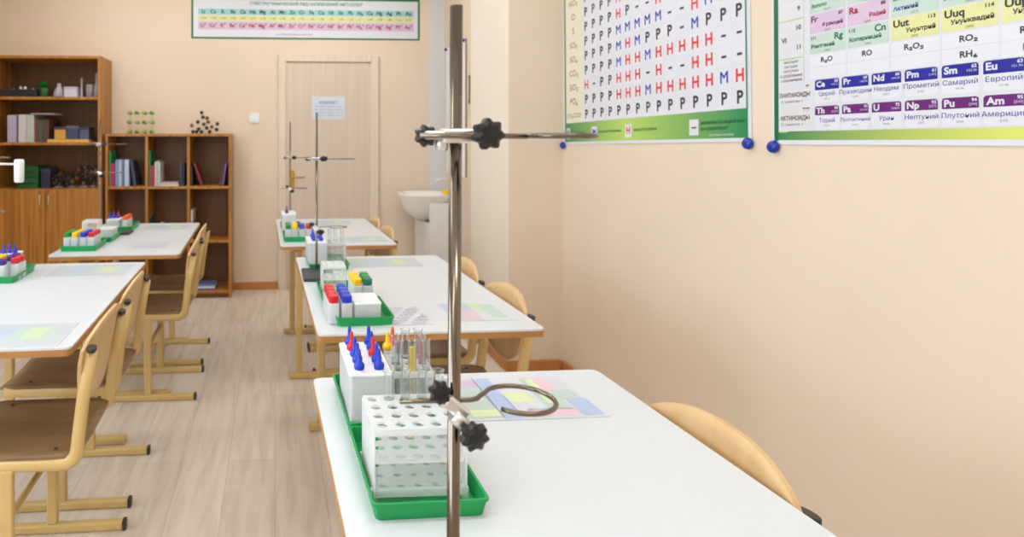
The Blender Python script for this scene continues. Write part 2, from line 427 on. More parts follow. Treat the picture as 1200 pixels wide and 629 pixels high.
# --- periodic table. far edge at Y~1.90
P2 = thing('periodic_table_poster', 'large periodic table poster with green left border and blue and purple cards', 'poster', (XR, 1.895, 1.318))
W2, H2 = 1.45, 1.05
roll2 = math.radians(.3)
f0 = fnR(0, 0, -.004, roll2); f = fnR(0, 0, -.0046, roll2); f2 = fnR(0, 0, -.0051, roll2); f3 = fnR(0, 0, -.0056, roll2); f4 = fnR(0, 0, -.006, roll2)
bm = BM()
c = [f0(-.008, -.008), f0(W2, -.008), f0(W2, H2), f0(-.008, H2)]; bb = [(-.001, p[1], p[2]) for p in c]
vs = [bm.verts.new(p) for p in c]; vb = [bm.verts.new(p) for p in bb]
bm.faces.new(vs); bm.faces.new(vb[::-1])
for k in range(4): bm.faces.new((vs[k], vb[k], vb[(k+1) % 4], vs[(k+1) % 4]))
obj('poster_sheet', bm, K['white'], P2)
bm = BM(); panel(bm, .0, .006, W2-.012, H2-.012, f, 0)
obj('green_border_print', bm, grad_mat('periodic_border_print', (200, 216, 110), (210, 218, 110), (16, 120, 76)), P2)
bm = BM()
panel(bm, .018, .034, W2-.03, H2-.03, f2, KI['grey'])
panel(bm, .0, .003, .016, H2-.012, f2, KI['dgreen'])
panel(bm, .018, .03, .052, .034, f2, KI['lime'])
Cu = .147; Cw = .0874
lan = [('Ce', '58', 'Церий', '140.12'), ('Pr', '59', 'Празеодим', '140.90'), ('Nd', '60', 'Неодим', '144.24'), ('Pm', '61', 'Прометий', '[145]'), ('Sm', '62', 'Самарий', '150.36'),
       ('Eu', '63', 'Европий', '151.96'), ('Gd', '64', 'Гадолиний', '157.25'), ('Tb', '65', 'Тербий', '158.92'), ('Dy', '66', 'Диспрозий', '162.50')]
act = [('Th', '90', 'Торий', '232.03'), ('Pa', '91', 'Протактиний', '231.03'), ('U', '92', 'Уран', '238.02'), ('Np', '93', 'Нептуний', '[237]'), ('Pu', '94', 'Плутоний', '[244]'),
       ('Am', '95', 'Америций', '[243]'), ('Cm', '96', 'Кюрий', '[247]'), ('Bk', '97', 'Берклий', '[247]'), ('Cf', '98', 'Калифорний', '[251]')]
for (row, v0, hc, ic) in ((act, .038, .027, 'violet'), (lan, .118, .031, 'indigo')):
    for k, (s, n, nm, ms) in enumerate(row):
        u = Cu+Cw*k; h = .07
        bm.faces.new([bm.verts.new(f3(a, b)) for a, b in rrect(Cw-.009, h, .007, 3, u+Cw/2, v0+h/2)]).material_index = KI['white']
        top = [(a, b) for a, b in rrect(Cw-.009, h, .007, 3, u+Cw/2, v0+h/2) if b > v0+h-.0075]
        top = [(u+Cw-.0045, v0+h-hc)]+top+[(u+.0045, v0+h-hc)]
        bm.faces.new([bm.verts.new(f4(a, b)) for a, b in top]).material_index = KI[ic]
        fx = fnR(0, 0, -.0064, roll2)
        put_text(bm, s, u+.01, v0+h-.0145, .024, fx, KI['white'], True, 'l')
        put_text(bm, n, u+Cw-.008, v0+h-.008, .011, fx, KI['white'], True, 'r')
        put_text(bm, ms, u+Cw-.008, v0+h-.018, .008, fx, KI['grid'], False, 'r')
        put_text(bm, nm, u+Cw/2, v0+.026, .0175 if len(nm) < 10 else .014, f4, KI['indigo' if ic == 'indigo' else 'indigo'], False)
        put_text(bm, ms, u+Cw/2, v0+.011, .007, f4, KI['brown'], False)
put_text(bm, 'ЛАНТАНОИДЫ', .078, .148, .019, f3, KI['brown'], True, sx=.8)
put_text(bm, '*', .125, .165, .03, f3, KI['brown'], True)
put_text(bm, 'АКТИНОИДЫ', .078, .075, .019, f3, KI['brown'], True, sx=.85)
put_text(bm, '**', .12, .095, .03, f3, KI['brown'], True)
for v in (.128, .055):
    panel(bm, .028, v-.006, .036, v+.006, f3, KI['cyan']); put_text(bm, 'семейство  f', .075, v, .011, f3, KI['brown'])
for v in (.108, .186): panel(bm, .02, v-.0006, .135, v+.0006, f3, KI['grid'])
# main block
Mw = .1227; Mu = .132
def cell(k, v0, h, colr, s, n, nm, ms, left, tc):
    u = Mu+Mw*k
    panel(bm, u+.002, v0+.002, u+Mw-.004, v0+h-.001, f3, KI[colr])
    if s is None: return
    a, b = (u+.008, 'l') if left else (u+Mw-.012, 'r')
    put_text(bm, s, a, v0+h*.72, .026, f4, KI[tc], True, b)
    a, b = (u+Mw-.012, 'r') if left else (u+.008, 'l')
    put_text(bm, n, a, v0+h*.8, .013, f4, KI['black'], True, b)
    put_text(bm, nm, a, v0+h*.38, .0155, f4, KI[tc], True, b)
    put_text(bm, ms, u+Mw/2, v0+h*.12, .008, f4, KI['brown'])
OX = [('R₂O', ''), ('RO', ''), ('R₂O₃', ''), ('RO₂', 'RH₄'), ('R₂O₅', 'RH₃'), ('RO₃', 'RH₂')]
for k in range(8):
    u = Mu+Mw*k
    for v0 in (.190, .228):
        panel(bm, u+.002, v0+.001, u+Mw-.004, v0+.036, f3, KI['white'])
    if k < 6:
        put_text(bm, OX[k][0], u+Mw*.48, .247, .021, f4, KI['black'], True)
        if OX[k][1]: put_text(bm, OX[k][1], u+Mw*.48, .209, .021, f4, KI['black'], True)
MAIN = [[('mint', 'Rg', '111', 'Рентгений', '[280]', 0, 'dgreen'), ('mint', 'Cn', '112', 'Коперниций', '[285]', 0, 'dgreen'), ('yellow', 'Uut', '113', 'Унунтрий', '[284]', 1, 'black'), ('yellow', 'Uuq', '114', 'Унунквадий', '[289]', 1, 'black'),
         ('yellow', 'Uup', '115', 'Унунпентий', '[288]', 1, 'black'), ('yellow', 'Uuh', '116', 'Унунгексий', '[293]', 1, 'black')],
        [('pink', 'Fr', '87', 'Франций', '[223]', 1, 'violet'), ('pink', 'Ra', '88', 'Радий', '[226]', 1, 'dred'), ('mint', 'Ac', '89', 'Актиний', '[227]', 0, 'indigo'), ('mint', 'Rf', '104', 'Резерфордий', '[265]', 0, 'indigo'),
         ('mint', 'Db', '105', 'Дубний', '[268]', 0, 'indigo'), ('mint', 'Sg', '106', 'Сиборгий', '[271]', 0, 'indigo')],
        [('mint', 'Au', '79', 'Золото', '196.97', 0, 'dgreen'), ('mint', 'Hg', '80', 'Ртуть', '200.59', 0, 'dgreen'), ('yellow', 'Tl', '81', 'Таллий', '204.38', 1, 'black'), ('yellow', 'Pb', '82', 'Свинец', '207.2', 1, 'black'),
         ('yellow', 'Bi', '83', 'Висмут', '208.98', 1, 'black'), ('yellow', 'Po', '84', 'Полоний', '[209]', 1, 'black')],
        [('pink', 'Cs', '55', 'Цезий', '132.9', 1, 'violet'), ('pink', 'Ba', '56', 'Барий', '137.3', 1, 'dred'), ('mint', 'La', '57', 'Лантан', '138.9', 0, 'indigo'), ('mint', 'Hf', '72', 'Гафний', '178.5', 0, 'indigo'),
         ('mint', 'Ta', '73', 'Тантал', '180.9', 0, 'indigo'), ('mint', 'W', '74', 'Вольфрам', '183.8', 0, 'indigo')]]
MAIN += [MAIN[2], MAIN[3]]
for r, row in enumerate(MAIN):
    for k, q in enumerate(row):
        if r > 3: cell(k, .267+.0615*r, .0615, q[0], None, 0, 0, 0, 0, 0)
        else: cell(k, .267+.0615*r, .0615, q[0], q[1], q[2], q[3], q[4], q[5], q[6])
for v in (.266, .388, .51): panel(bm, .022, v-.002, .112, v+.001, f3, KI['lime'])
panel(bm, .112, .19, .1135, .62, f3, KI['lime'])
put_text(bm, 'VI', .04, .325, .022, f3, KI['black'], True); put_text(bm, '11', .095, .298, .02, f3, KI['black'], True)
put_text(bm, '10', .095, .36, .02, f3, KI['black'], True); put_text(bm, '9', .095, .42, .02, f3, KI['black'], True)
for k, t_ in enumerate(('высшие', 'оксиды', 'летучие', 'водородные', 'соединения')): put_text(bm, t_, .066, .255-.0145*k, .014, f3, KI['brown'])
obj('printed_table', bm, KM, P2)

# push pins
def pin(loc, label, axis):
    bm = BM()
    prof = [(0, .022), (.009, .021), (.0135, .015), (.0145, .009), (.012, .003), (.004, .0015), (.004, -.001), (0, -.001)]
    lathe(bm, prof, 16)
    o = obj('push_pin', bm, mat('deep_blue_plastic', (20, 44, 160), .25)); o.rotation_euler = (0, -PI/2, 0) if axis == 'x' else (PI/2, 0, 0)
    o.scale = (1.45, 1.45, 1.1) if axis == 'x' and loc[0] == XR else (1, 1, 1); o.location = loc; tag(o, label, 'push pin', 'blue push pins holding the posters'); return o

# --- long strip poster on the back wall
sp = thing('metal_activity_chart', 'long narrow chart with blue-green, yellow and pink rows high on the wall over the door', 'poster', (-.73, YB, 2.205))
bm = BM(); box(bm, (0, -.004, 0), (2.025, -.0005, .37)); obj('poster_sheet', bm, K['dgreen'], sp)
bm = BM(); f = fnY(0, 0, -.0046); f2 = fnY(0, 0, -.0052); f3 = fnY(0, 0, -.0058)
panel(bm, .018, .014, 2.008, .345, f, KI['white'])
for v0, v1, cc in ((.21, .262, 'cyan'), (.155, .205, 'yellow'), (.08, .15, 'pink')): panel(bm, .06, v0, 1.97, v1, f2, KI[cc])
SER = 'Li Cs K Ba Ca Na Mg Al Mn Zn Cr Fe Co Ni Sn Pb H₂ Cu Hg Ag Pt Au'.split()
EE = '-3.04 -3.01 -2.92 -2.90 -2.87 -2.71 -2.36 -1.66 -1.18 -.76 -.74 -.44 -.28 -.25 -.14 -.13 0 +.34 +.79 +.80 +1.2 +1.5'.split()
for k, s in enumerate(SER):
    u = .105+k*.0865
    put_text(bm, s, u, .236, .045, f3, KI['black'], True); put_text(bm, EE[k], u, .18, .026, f3, KI['brown'])
    put_text(bm, s+'⁺', u, .115, .045, f3, KI['dred'], True)
put_text(bm, 'ЭЛЕКТРОХИМИЧЕСКИЙ РЯД НАПРЯЖЕНИЙ МЕТАЛЛОВ', 1.01, .31, .036, f2, KI['green'], True)
put_text(bm, 'восстановительные свойства', .9, .042, .022, f2, KI['brown'])
panel(bm, 1.55, .345, 2.008, .366, f, KI['dgreen'])
obj('printed_rows', bm, KM, sp)

# --- white wall sheet in the sink recess, seen from the side
wt = thing('hanging_white_sheet', 'tall white sheet pinned on the side wall above the sink', 'poster', (XREC, 0, 0))
bm = BM()
N = 10; Y0, Y1 = 4.70, 5.24
A = []
for k in range(N+1):
    y = Y0+(Y1-Y0)*k/N; x = -.006-.004*math.sin(k*PI/N*3)
    A.append([(x, y, 1.02), (x, y, 2.12), (x-.002, y, 2.12), (x-.002, y, 1.02)])
for a, b in zip(A, A[1:]):
    for k in range(4): quad(bm, [a[k], a[(k+1) % 4], b[(k+1) % 4], b[k]])
quad(bm, A[0]); quad(bm, A[-1][::-1]); bmesh.ops.remove_doubles(bm, verts=bm.verts[:], dist=1e-5)
obj('sheet', bm, M_PAPER, wt)
bm = BM(); box(bm, (-.010, Y0-.006, 1.02), (-.0005, Y0+.006, 2.12)); o = obj('edge_strip', bm, mat('brown_strip', (150, 120, 104)), wt)
th = thing('wall_thermometer', 'narrow olive-grey strip hanging on the side wall beside the pilaster', 'thermometer', (XREC, 4.62, 1.72))
bm = BM(); box(bm, (-.012, -.012, -.12), (0, .012, .1), .003); obj('backing', bm, mat('olive_plastic', (134, 126, 92)), th)
bm = BM(); tube(bm, [(-.014, 0, -.1), (-.014, 0, .08)], .0025, 8); obj('glass_tube', bm, M_BOXW, th)

# ================================================================== SINK
sk = thing('wash_basin', 'white ceramic wash basin with faucet mounted on the recess wall', 'sink', (XREC-.002, 5.05, 0))
bm = BM()
def basin_ring(z, xo, yo, inner=False, cx=-.235):
    pts = []
    for k in range(24):
        a = 2*PI*k/24; x = math.copysign(abs(math.cos(a))**.75, math.cos(a)); y = math.copysign(abs(math.sin(a))**.75, math.sin(a))
        pts.append((cx+x*xo, y*yo, z))
    return pts
secs = [basin_ring(.645, .06, .06, cx=-.25), basin_ring(.66, .11, .11, cx=-.245), basin_ring(.70, .165, .155, cx=-.242), basin_ring(.755, .205, .19, cx=-.24), basin_ring(.815, .225, .215), basin_ring(.855, .232, .245), basin_ring(.868, .235, .248),
        basin_ring(.868, .205, .21), basin_ring(.83, .18, .185), basin_ring(.77, .12, .13), basin_ring(.75, .03, .03)]
R_ = [[bm.verts.new(p) for p in s] for s in secs]
for a, b in zip(R_, R_[1:]):
    for k in range(24): bm.faces.new((a[k], a[(k+1) % 24], b[(k+1) % 24], b[k])).smooth = True
bm.faces.new(R_[0]); bm.faces.new(R_[-1][::-1])
obj('bowl', bm, M_CERA, sk)
bm = BM(); tube(bm, [(-.045, 0, .866), (-.045, 0, .95), (-.07, 0, .985), (-.14, 0, .975), (-.15, 0, .955)], [.016, .014, .011, .009, .009], 12)
box(bm, (-.058, -.012, .95), (-.03, .012, 1.01), .004); obj('faucet', bm, M_CHROME, sk)
ck = thing('sink_cabinet', 'white cabinet standing under the wash basin', 'cabinet', (XREC-.002, 5.06, 0))
bm = BM(); box(bm, (-.262, -.22, .06), (-.002, .22, .635)); box(bm, (-.262, -.225, .635), (-.002, -.217, .80))
box(bm, (-.24, -.2, 0), (-.02, .2, .06)); obj('body', bm, M_BOXW, ck)
bm = BM(); box(bm, (-.279, -.215, .08), (-.2625, .215, .625), .003); dd = obj('cabinet_door', bm, M_BOXW, ck)
bm = BM(); lathe(bm, [(0, .02), (.008, .018), (.01, .012), (.005, .006), (.005, 0), (0, 0)], 12, mx=Matrix.Translation((-.2795, -.12, .54)) @ Matrix.Rotation(-PI/2, 4, 'Y'))
obj('knob', bm, M_CHROME, dd)
o_ = BM(); prism(o_, rrect(.12, .07, .012), 0, .035, 'z', bev=.006)
o = obj('sponge', o_, M_YEL, None, (XREC-.075, 4.90, .8695), .3); tag(o, 'yellow sponge on the rim of the wash basin', 'sponge')

# ================================================================== TABLES
def table(loc, rz, label, L=1.15, W=.69):
    """W runs across (x), L runs away from the camera (y); origin: left near corner on the floor"""
    t = thing('school_table', label, 'table', loc, rz, 'two-seat classroom tables')
    bm = BM(); prism(bm, rrect(W, L, .018, 4, W/2, L/2), TZ-.006, TZ, 'z'); tt = obj('tabletop', bm, M_TOP, t)
    bm = BM(); prism(bm, rrect(W+.001, L+.001, .018, 4, W/2, L/2), TZ-.024, TZ-.0062, 'z'); obj('edge_board', bm, M_EDGE, t)
    for k, y in enumerate((.14, L-.14)):
        bm = BM()
        box(bm, (.09, y-.016, .03), (.125, y+.016, TZ-.05), .006)
        obj('leg', bm, M_PAINT, t)
        bm = BM(); box(bm, (.06, y-.02, 0), (W-.07, y+.02, .032), .008); ft = obj('foot', bm, M_PAINT, t)
        bm = BM(); box(bm, (.05, y-.021, 0), (.0635, y+.021, .034), .006); box(bm, (W-.0735, y-.021, 0), (W-.06, y+.021, .034), .006); obj('end_cap', bm, M_CAPB if False else M_PAINT, ft)
        bm = BM(); box(bm, (.05, y-.016, TZ-.05), (W-.09, y+.016, TZ-.0245), .005); obj('support_arm', bm, M_PAINT, t)
    bm = BM(); box(bm, (.095, .157, TZ-.11), (.12, L-.157, TZ-.07), .005); obj('crossbar', bm, M_PAINT, t)
    return t
def corner(px, py): x, y = spot(px, py, TZ); return x, y
R1 = math.radians(1.2)
# near right
table((.115, .27, 0), R1, 'white-topped classroom table nearest the camera, holding the tall front rod stand', 1.16, .70)
table((.125, 1.745, 0), R1, 'white-topped classroom table in the middle of the right row, behind the front one', 1.14, .685)
table((.03, 3.20, 0), R1, 'white-topped classroom table farthest back in the right row, by the door', 1.05, .63)
table((-1.21, 1.655, 0), R1*1.6, 'white-topped classroom table nearest in the left row, cut by the left frame edge', 1.14, .655)
table((-1.10, 2.99, 0), R1*1.5, 'white-topped classroom table at the back of the left row, before the cabinets', 1.10, .63)

# ================================================================== CHAIRS
def make_chair(label):
    c = thing('school_chair', label, 'chair', (0, 0, 0), 0, 'plywood classroom chairs')
    HW = .182
    for s in (-1, 1):
        bm = BM(); y = s*HW
        path = [(-.20, y, .424), (.12, y, .42)]
        for k in range(8):
            a = -PI/2+ (PI/2+math.radians(-8))*k/7
            path.append((.148+.04*math.cos(a), y, .46+.04*math.sin(a)))
        path += [(.205, y, .60), (.2285, y, .735)]
        tube(bm, path, .0185, 12, squash=(1.0, .62))
        obj('side_frame', bm, M_PAINT, c)
        bm = BM(); box(bm, (-.018, y-.012, .03), (.018, y+.012, .412), .006); obj('leg', bm, M_PAINT, c)
        bm = BM(); box(bm, (-.235, y-.013, 0), (.235, y+.013, .032), .008)
        ft = obj('foot', bm, M_PAINT, c)
        bm = BM(); box(bm, (.2305, y-.0145, 0), (.245, y+.0145, .034), .005); box(bm, (-.245, y-.0145, 0), (-.2305, y+.0145, .034), .005)
        obj('end_cap', bm, M_CAPB, ft)
        bm = BM(); tube(bm, [(.2282, y, .7335), (.2308, y, .746)], [.0195, .018], 12, squash=(1.0, .66)); obj('post_cap', bm, M_CAPB, c)
    bm = BM(); tube(bm, [(0, -HW+.012, .27), (0, HW-.012, .27)], .011, 10); obj('stretcher', bm, M_PAINT, c)
    # seat: gently dished plywood with a rolled front edge
    bm = BM(); nx, ny = 12, 10; top = []; bot = []
    for i in range(nx+1):
        u = i/nx; x = -.225+.415*u
        rowt = []; rowb = []
        for j in range(ny+1):
            v = -1+2*j/ny
            e = min(1, max(abs(2*u-1), 0)); wdt = .19-.03*max(0, (abs(2*u-1)-.75)/.25)**2
            z = .447-.008*(1-v*v)-.012*max(0, (.18-u)/.18)**2
            rowt.append(bm.verts.new((x, v*wdt, z))); rowb.append(bm.verts.new((x, v*wdt, z-.009)))
        top.append(rowt); bot.append(rowb)
    for i in range(nx):
        for j in range(ny):
            bm.faces.new((top[i][j], top[i+1][j], top[i+1][j+1], top[i][j+1])).smooth = True
            bm.faces.new((bot[i][j], bot[i][j+1], bot[i+1][j+1], bot[i+1][j])).smooth = True
    for i in range(nx):
        bm.faces.new((top[i][0], bot[i][0], bot[i+1][0], top[i+1][0])); bm.faces.new((top[i][ny], top[i+1][ny], bot[i+1][ny], bot[i][ny]))
    for j in range(ny):
        bm.faces.new((top[0][j], top[0][j+1], bot[0][j+1], bot[0][j])); bm.faces.new((top[nx][j], bot[nx][j], bot[nx][j+1], top[nx][j+1]))
    obj('seat', bm, M_SEAT, c)
    bm = BM()
    for x in (-.12, .12):
        for y in (-.15, .15): lathe(bm, [(0, .003), (.006, .002), (.007, 0)], 10, (x, y, .4475))
    obj('seat_screws', bm, M_CAPB, c)
    # backrest: arched outline, curved around the sitter
    bm = BM(); ny, nz = 18, 10; fr = []; bk = []
    for i in range(ny+1):
        v = -1+2*i/ny; y = .200*v
        zt = .738+.062*max(0, (1-abs(v)**2.4))**.8; zb = .700-.145*max(0, 1-abs(v)**2.4)**.55
        a = []; b = []
        for j in range(nz+1):
            z = zb+(zt-zb)*j/nz
            x = .207+(z-.60)*.175+.020*(1-v*v) - .0205
            a.append(bm.verts.new((x, y, z))); b.append(bm.verts.new((x-.009, y, z)))
        fr.append(a); bk.append(b)
    for i in range(ny):
        for j in range(nz):
            bm.faces.new((fr[i][j], fr[i+1][j], fr[i+1][j+1], fr[i][j+1])).smooth = True
            bm.faces.new((bk[i][j], bk[i][j+1], bk[i+1][j+1], bk[i+1][j])).smooth = True
        bm.faces.new((fr[i][0], bk[i][0], bk[i+1][0], fr[i+1][0])); bm.faces.new((fr[i][nz], fr[i+1][nz], bk[i+1][nz], bk[i][nz]))
    for i in (0, ny):
        for j in range(nz): bm.faces.new((fr[i][j], fr[i][j+1], bk[i][j+1], bk[i][j]))
    obj('backrest', bm, M_PLY, c)
    return c
ch0 = make_chair('plywood chair with pale metal frame nearest the camera in the left row')
ch0.location = (-.745, 1.90, 0); ch0.rotation_euler[2] = R1
for x, y, rz, lab in (
    (-.765, 2.39, R1, 'plywood chair second from the camera in the left row, behind the nearest left chair'),
    (-.645, 3.28, .01, 'plywood chair at the near side of the back left table'),
    (-.665, 3.76, .0, 'plywood chair farthest away in the left row, before the open bookcase'),
    (.602, 1.075, -.0, 'plywood chair tucked under the nearest right table, only its arched back showing'),
    (.615, 2.125, .0, 'plywood chair at the near side of the middle right table, against the pilaster'),
    (.612, 2.60, .02, 'plywood chair at the far side of the middle right table'),
    (.455, 3.575, .02, 'plywood chair at the near side of the back right table'),
    (.45, 4.0, .0, 'plywood chair at the far side of the back right table, near the sink')):
    dup(ch0, (x, y, 0), rz, lab)

# ================================================================== LAB EQUIPMENT
def knob(bm, c, axis, R=.0115, th=.011, lobes=7):
    pts = []
    for k in range(lobes*6):
        a = 2*PI*k/(lobes*6); pts.append((R*(1+.13*math.cos(lobes*a))*math.cos(a), R*(1+.13*math.cos(lobes*a))*math.sin(a)))
    q = Vector((0, 0, 1)).rotation_difference(Vector(axis).normalized()).to_matrix().to_4x4(); mx = Matrix.Translation(c) @ q
    prof = ((.72, 0), (1, .2), (1, .8), (.7, 1.0), (.3, 1.05))
    rings = [[bm.verts.new(mx @ Vector((x*s, y*s, th*t))) for x, y in pts] for s, t in prof]
    for a, b in zip(rings, rings[1:]):
        for k in range(len(pts)): bm.faces.new((a[k], a[(k+1) % len(pts)], b[(k+1) % len(pts)], b[k]))
    bm.faces.new(rings[0][::-1]); bm.faces.new(rings[-1])
def stand(loc, rz, label, top=.68, zu=.572, zl=.35, detail=True, sc=1.0, mug=False, base_off=(0, 0)):
    t = thing('lab_stand', label, 'lab stand', loc, rz, 'rod stands on the tables')
    bx, by = base_off
    bm = BM(); prism(bm, rrect(.13, .20, .012, 4, 0, -.085), 0, .014, 'z', bev=.003); obj('base_plate', bm, M_IRON, t)
    bm = BM(); tube(bm, [(0, 0, .0145), (0, 0, .03), (.0, 0, top)], .0053, 16); obj('rod', bm, M_STEEL, t)
    # upper clamp with closed ring
    for (z, kind) in ((zu, 'ring'), (zl, 'hook')):
        cl = bpy.data.objects.new('clamp', None); C.objects.link(cl); cl.parent = t; cl.location = (0, 0, z)
        if kind == 'ring':
            bm = BM(); box(bm, (-.013, -.0125, -.006), (.012, -.0058, .006), .002); box(bm, (-.0125, -.006, -.006), (-.0058, .008, .006), .002); box(bm, (-.028, -.012, -.003), (-.012, -.006, .004), .0015)
            tube(bm, [(-.012, -.001, -.012), (-.012, -.001, -.002)], [.005, .006], 10)
            obj('boss_head', bm, M_CHROME, cl)
            bm = BM(); tube(bm, [(-.034, -.0155, 0), (.03, -.0155, 0), (.055, -.014, .0)], .0022, 10)
            n = 28; tube(bm, [(.082-.027*math.cos(2*PI*k/n), -.0135+.027*math.sin(2*PI*k/n), .0005) for k in range(n)], .0023, 8, closed=True)
            obj('ring_holder', bm, M_STEEL, cl)
            bm = BM(); knob(bm, (.0185, -.018, .0015), (.1, -1, 0)); tube(bm, [(.0185, -.019, 0), (.0125, .004, 0)], .003, 8); obj('knob', bm, M_KNOB, cl)
            bm = BM(); knob(bm, (-.025, -.0045, -.001), (0, 1, .2), .0085, .010); obj('knob', bm, M_KNOB, cl)
        else:
            bm = BM(); box(bm, (-.012, -.0125, -.006), (.010, -.0058, .005), .002, mx=Matrix.Rotation(math.radians(40), 4, 'Y')); box(bm, (-.0125, -.006, -.001), (-.0058, .008, .010), .002)
            tube(bm, [(-.004, -.010, -.004), (.006, -.010, -.014)], .006, 10)
            obj('boss_head', bm, M_CHROME, cl)
            bm = BM(); path = [(-.044, -.004+.010, 0), (-.01, .006, 0), (.015, .006, 0)]
            cx, cy, r = .058, .0055, .029
            path += [(.022, .008, 0), (.027, .014, 0)]
            n = 22
            for k in range(n+1):
                a = math.radians(150-290*k/n); path.append((cx+r*math.cos(a), cy+r*.95*math.sin(a), 0))
            tube(bm, path, .0021, 10); obj('hook_holder', bm, M_STEEL, cl)
            bm = BM(); knob(bm, (-.0135, -.004, .0125), (-.2, -1, .2), .0085, .009); obj('knob', bm, M_KNOB, cl)
            bm = BM(); knob(bm, (.0095, -.016, -.016), (.1, -1, -.2), .0105, .011); tube(bm, [(.0085, -.016, -.015), (.004, -.008, -.010)], .003, 8); obj('knob', bm, M_KNOB, cl)
    return t
x, y = spotd(529, .50)
s0 = stand((x, y, TZ), 0, 'tall steel rod stand with two black-knobbed clamps on the nearest table')
s0.rotation_euler = (0, math.radians(.35), 0)
def put_stand(px, D, label, zu, zl, sc=1.35, turn=0.0):
    x, y = spotd(px, D); c = dup(s0, (x, y, TZ), turn, label); c.rotation_euler[1] = 0
    cl = sorted([k for k in c.children if k.name.startswith('clamp')], key=lambda k: -k.location.z)
    for k, z in zip(cl, (zu, zl)):
        k.location.z = z; k.scale = (sc, 1.0, 1.0); k.rotation_euler[2] = -turn
        if sc != 1.35: k.scale = (sc, 1, 1)
    return c
put_stand(371, 2.575, 'rod stand on the middle right table, seen against the door', .482, .19, 1.5)
put_stand(340, 4.03, 'rod stand on the farthest right table, before the door frame', .44, .235)
put_stand(117.5, 3.60, 'rod stand on the back left table, seen against the cabinet', .535, .365, 1.5, PI/2)
put_stand(-23, 2.20, 'rod stand at the left frame edge with only its arm and base tip showing', .50, .30, 1.0)

def tray_bm(W=.18, L=.245, H=.028):
    bm = BM(); t = .0025
    def ring(w, l, z): return [bm.verts.new((a, b, z)) for a, b in rrect(w, l, .008, 3)]
    rs = [ring(W-.014, L-.014, 0), ring(W-.004, L-.004, H-.004), ring(W, L, H-.004), ring(W, L, H), ring(W-.008, L-.008, H), ring(W-.02, L-.02, t)]
    for a, b in zip(rs, rs[1:]):
        for k in range(len(a)): bm.faces.new((a[k], a[(k+1) % len(a)], b[(k+1) % len(b)], b[k]))
    bm.faces.new(rs[0]); bm.faces.new(rs[-1]); return bm
tray0 = tag(obj('green_tray', tray_bm(), M_GREEN), '', 'tray', 'green plastic trays')
_used = {}
def place(proto, px, D, z, label, rz=0, name=None):
    x, y = spotd(px, D)
    return placexy(proto, x, y, z, label, rz)
def placexy(proto, x, y, z, label, rz=0):
    if proto.name not in _used:
        _used[proto.name] = 1; proto.location = (x, y, z); proto.rotation_euler[2] = rz; proto['label'] = label; return proto
    return dup(proto, (x, y, z), rz, label)

# test tube rack: three perforated plates between side walls, 5 x 4 holes
def perf_plate(bm, W, L, z0, z1, nx, ny, r):
    cw, cl = W/nx, L/ny; n = 16
    for i in range(nx):
        for j in range(ny):
            cx, cy = -W/2+cw*(i+.5), -L/2+cl*(j+.5)
            for z in (z0, z1):
                inner = []; outer = []
                for k in range(n):
                    a = 2*PI*k/n+PI/n; c_, s_ = math.cos(a), math.sin(a); m_ = max(abs(c_)/(cw/2), abs(s_)/(cl/2))
                    inner.append(bm.verts.new((cx+r*c_, cy+r*s_, z))); outer.append(bm.verts.new((cx+c_/m_, cy+s_/m_, z)))
                for k in range(n): bm.faces.new((inner[k], inner[(k+1) % n], outer[(k+1) % n], outer[k]))
                # corner triangles
                for sx in (-1, 1):
                    for sy in (-1, 1):
                        q_ = [v for v in outer if (v.co.x-cx)*sx > 0 and (v.co.y-cy)*sy > 0]
                        q_.sort(key=lambda v: abs((v.co.x-cx)*sx-cw/2)+abs((v.co.y-cy)*sy-cl/2))
                        cv = bm.verts.new((cx+sx*cw/2, cy+sy*cl/2, z)); bm.faces.new((q_[0], q_[1], cv))
                if z == z0: I0 = inner
            for k in range(n): bm.faces.new((I0[k], I0[(k+1) % n], inner[(k+1) % n], inner[k]))
    for a, b in (((-W/2, -L/2), (W/2, -L/2)), ((W/2, -L/2), (W/2, L/2)), ((W/2, L/2), (-W/2, L/2)), ((-W/2, L/2), (-W/2, -L/2))):
        quad(bm, [(*a, z0), (*b, z0), (*b, z1), (*a, z1)])
def make_rack(label, W=.145, L=.125, nx=5, ny=4, H=.116):
    t = thing('test_tube_rack', label, 'test tube rack', (0, 0, 0), 0, 'white test tube racks')
    bm = BM(); perf_plate(bm, W, L, H-.004, H, nx, ny, .0095); box(bm, (-W/2, -L/2-.002, H-.010), (W/2, -L/2, H)); obj('top_plate', bm, M_RACK, t)
    bm = BM(); perf_plate(bm, W-.006, L-.004, H*.55-.003, H*.55, nx, ny, .0088); obj('middle_plate', bm, M_RACK, t)
    bm = BM(); perf_plate(bm, W-.006, L-.004, .016, .019, nx, ny, .0066); box(bm, (-W/2+.003, -L/2, .010), (W/2-.003, -L/2+.002, .0225)); obj('bottom_plate', bm, M_RACK, t)
    bm = BM(); box(bm, (-W/2+.006, -L/2+.0022, .024), (W/2-.006, -L/2+.0032, H-.0105)); obj('front_panel', bm, M_THIN, t)
    for s in (-1, 1):
        bm = BM(); box(bm, (s*(W/2)-.0015, -L/2+.0, .008), (s*(W/2)+.0015, L/2, H-.0045), .0005)
        for yy in (-L/2+.008, L/2-.008): box(bm, (s*(W/2)-.005, yy-.005, 0), (s*(W/2)+.005, yy+.005, .02), .001)
        obj('side_panel', bm, M_RACK, t)
    return t
tzz = TZ+.0028
rack0 = make_rack('white perforated test tube rack in the nearest green tray')
rx, ry = spotd(481, 1.0); rx += .002
placexy(rack0, rx, ry, tzz, 'white perforated test tube rack in the nearest green tray')
o_ = BM(); f = fnY(0, 0, -.0648); put_text(o_, 'S', -.018, .106, .008, f, 0, True)
mk = obj('moulded_mark', o_, M_YEL, rack0)
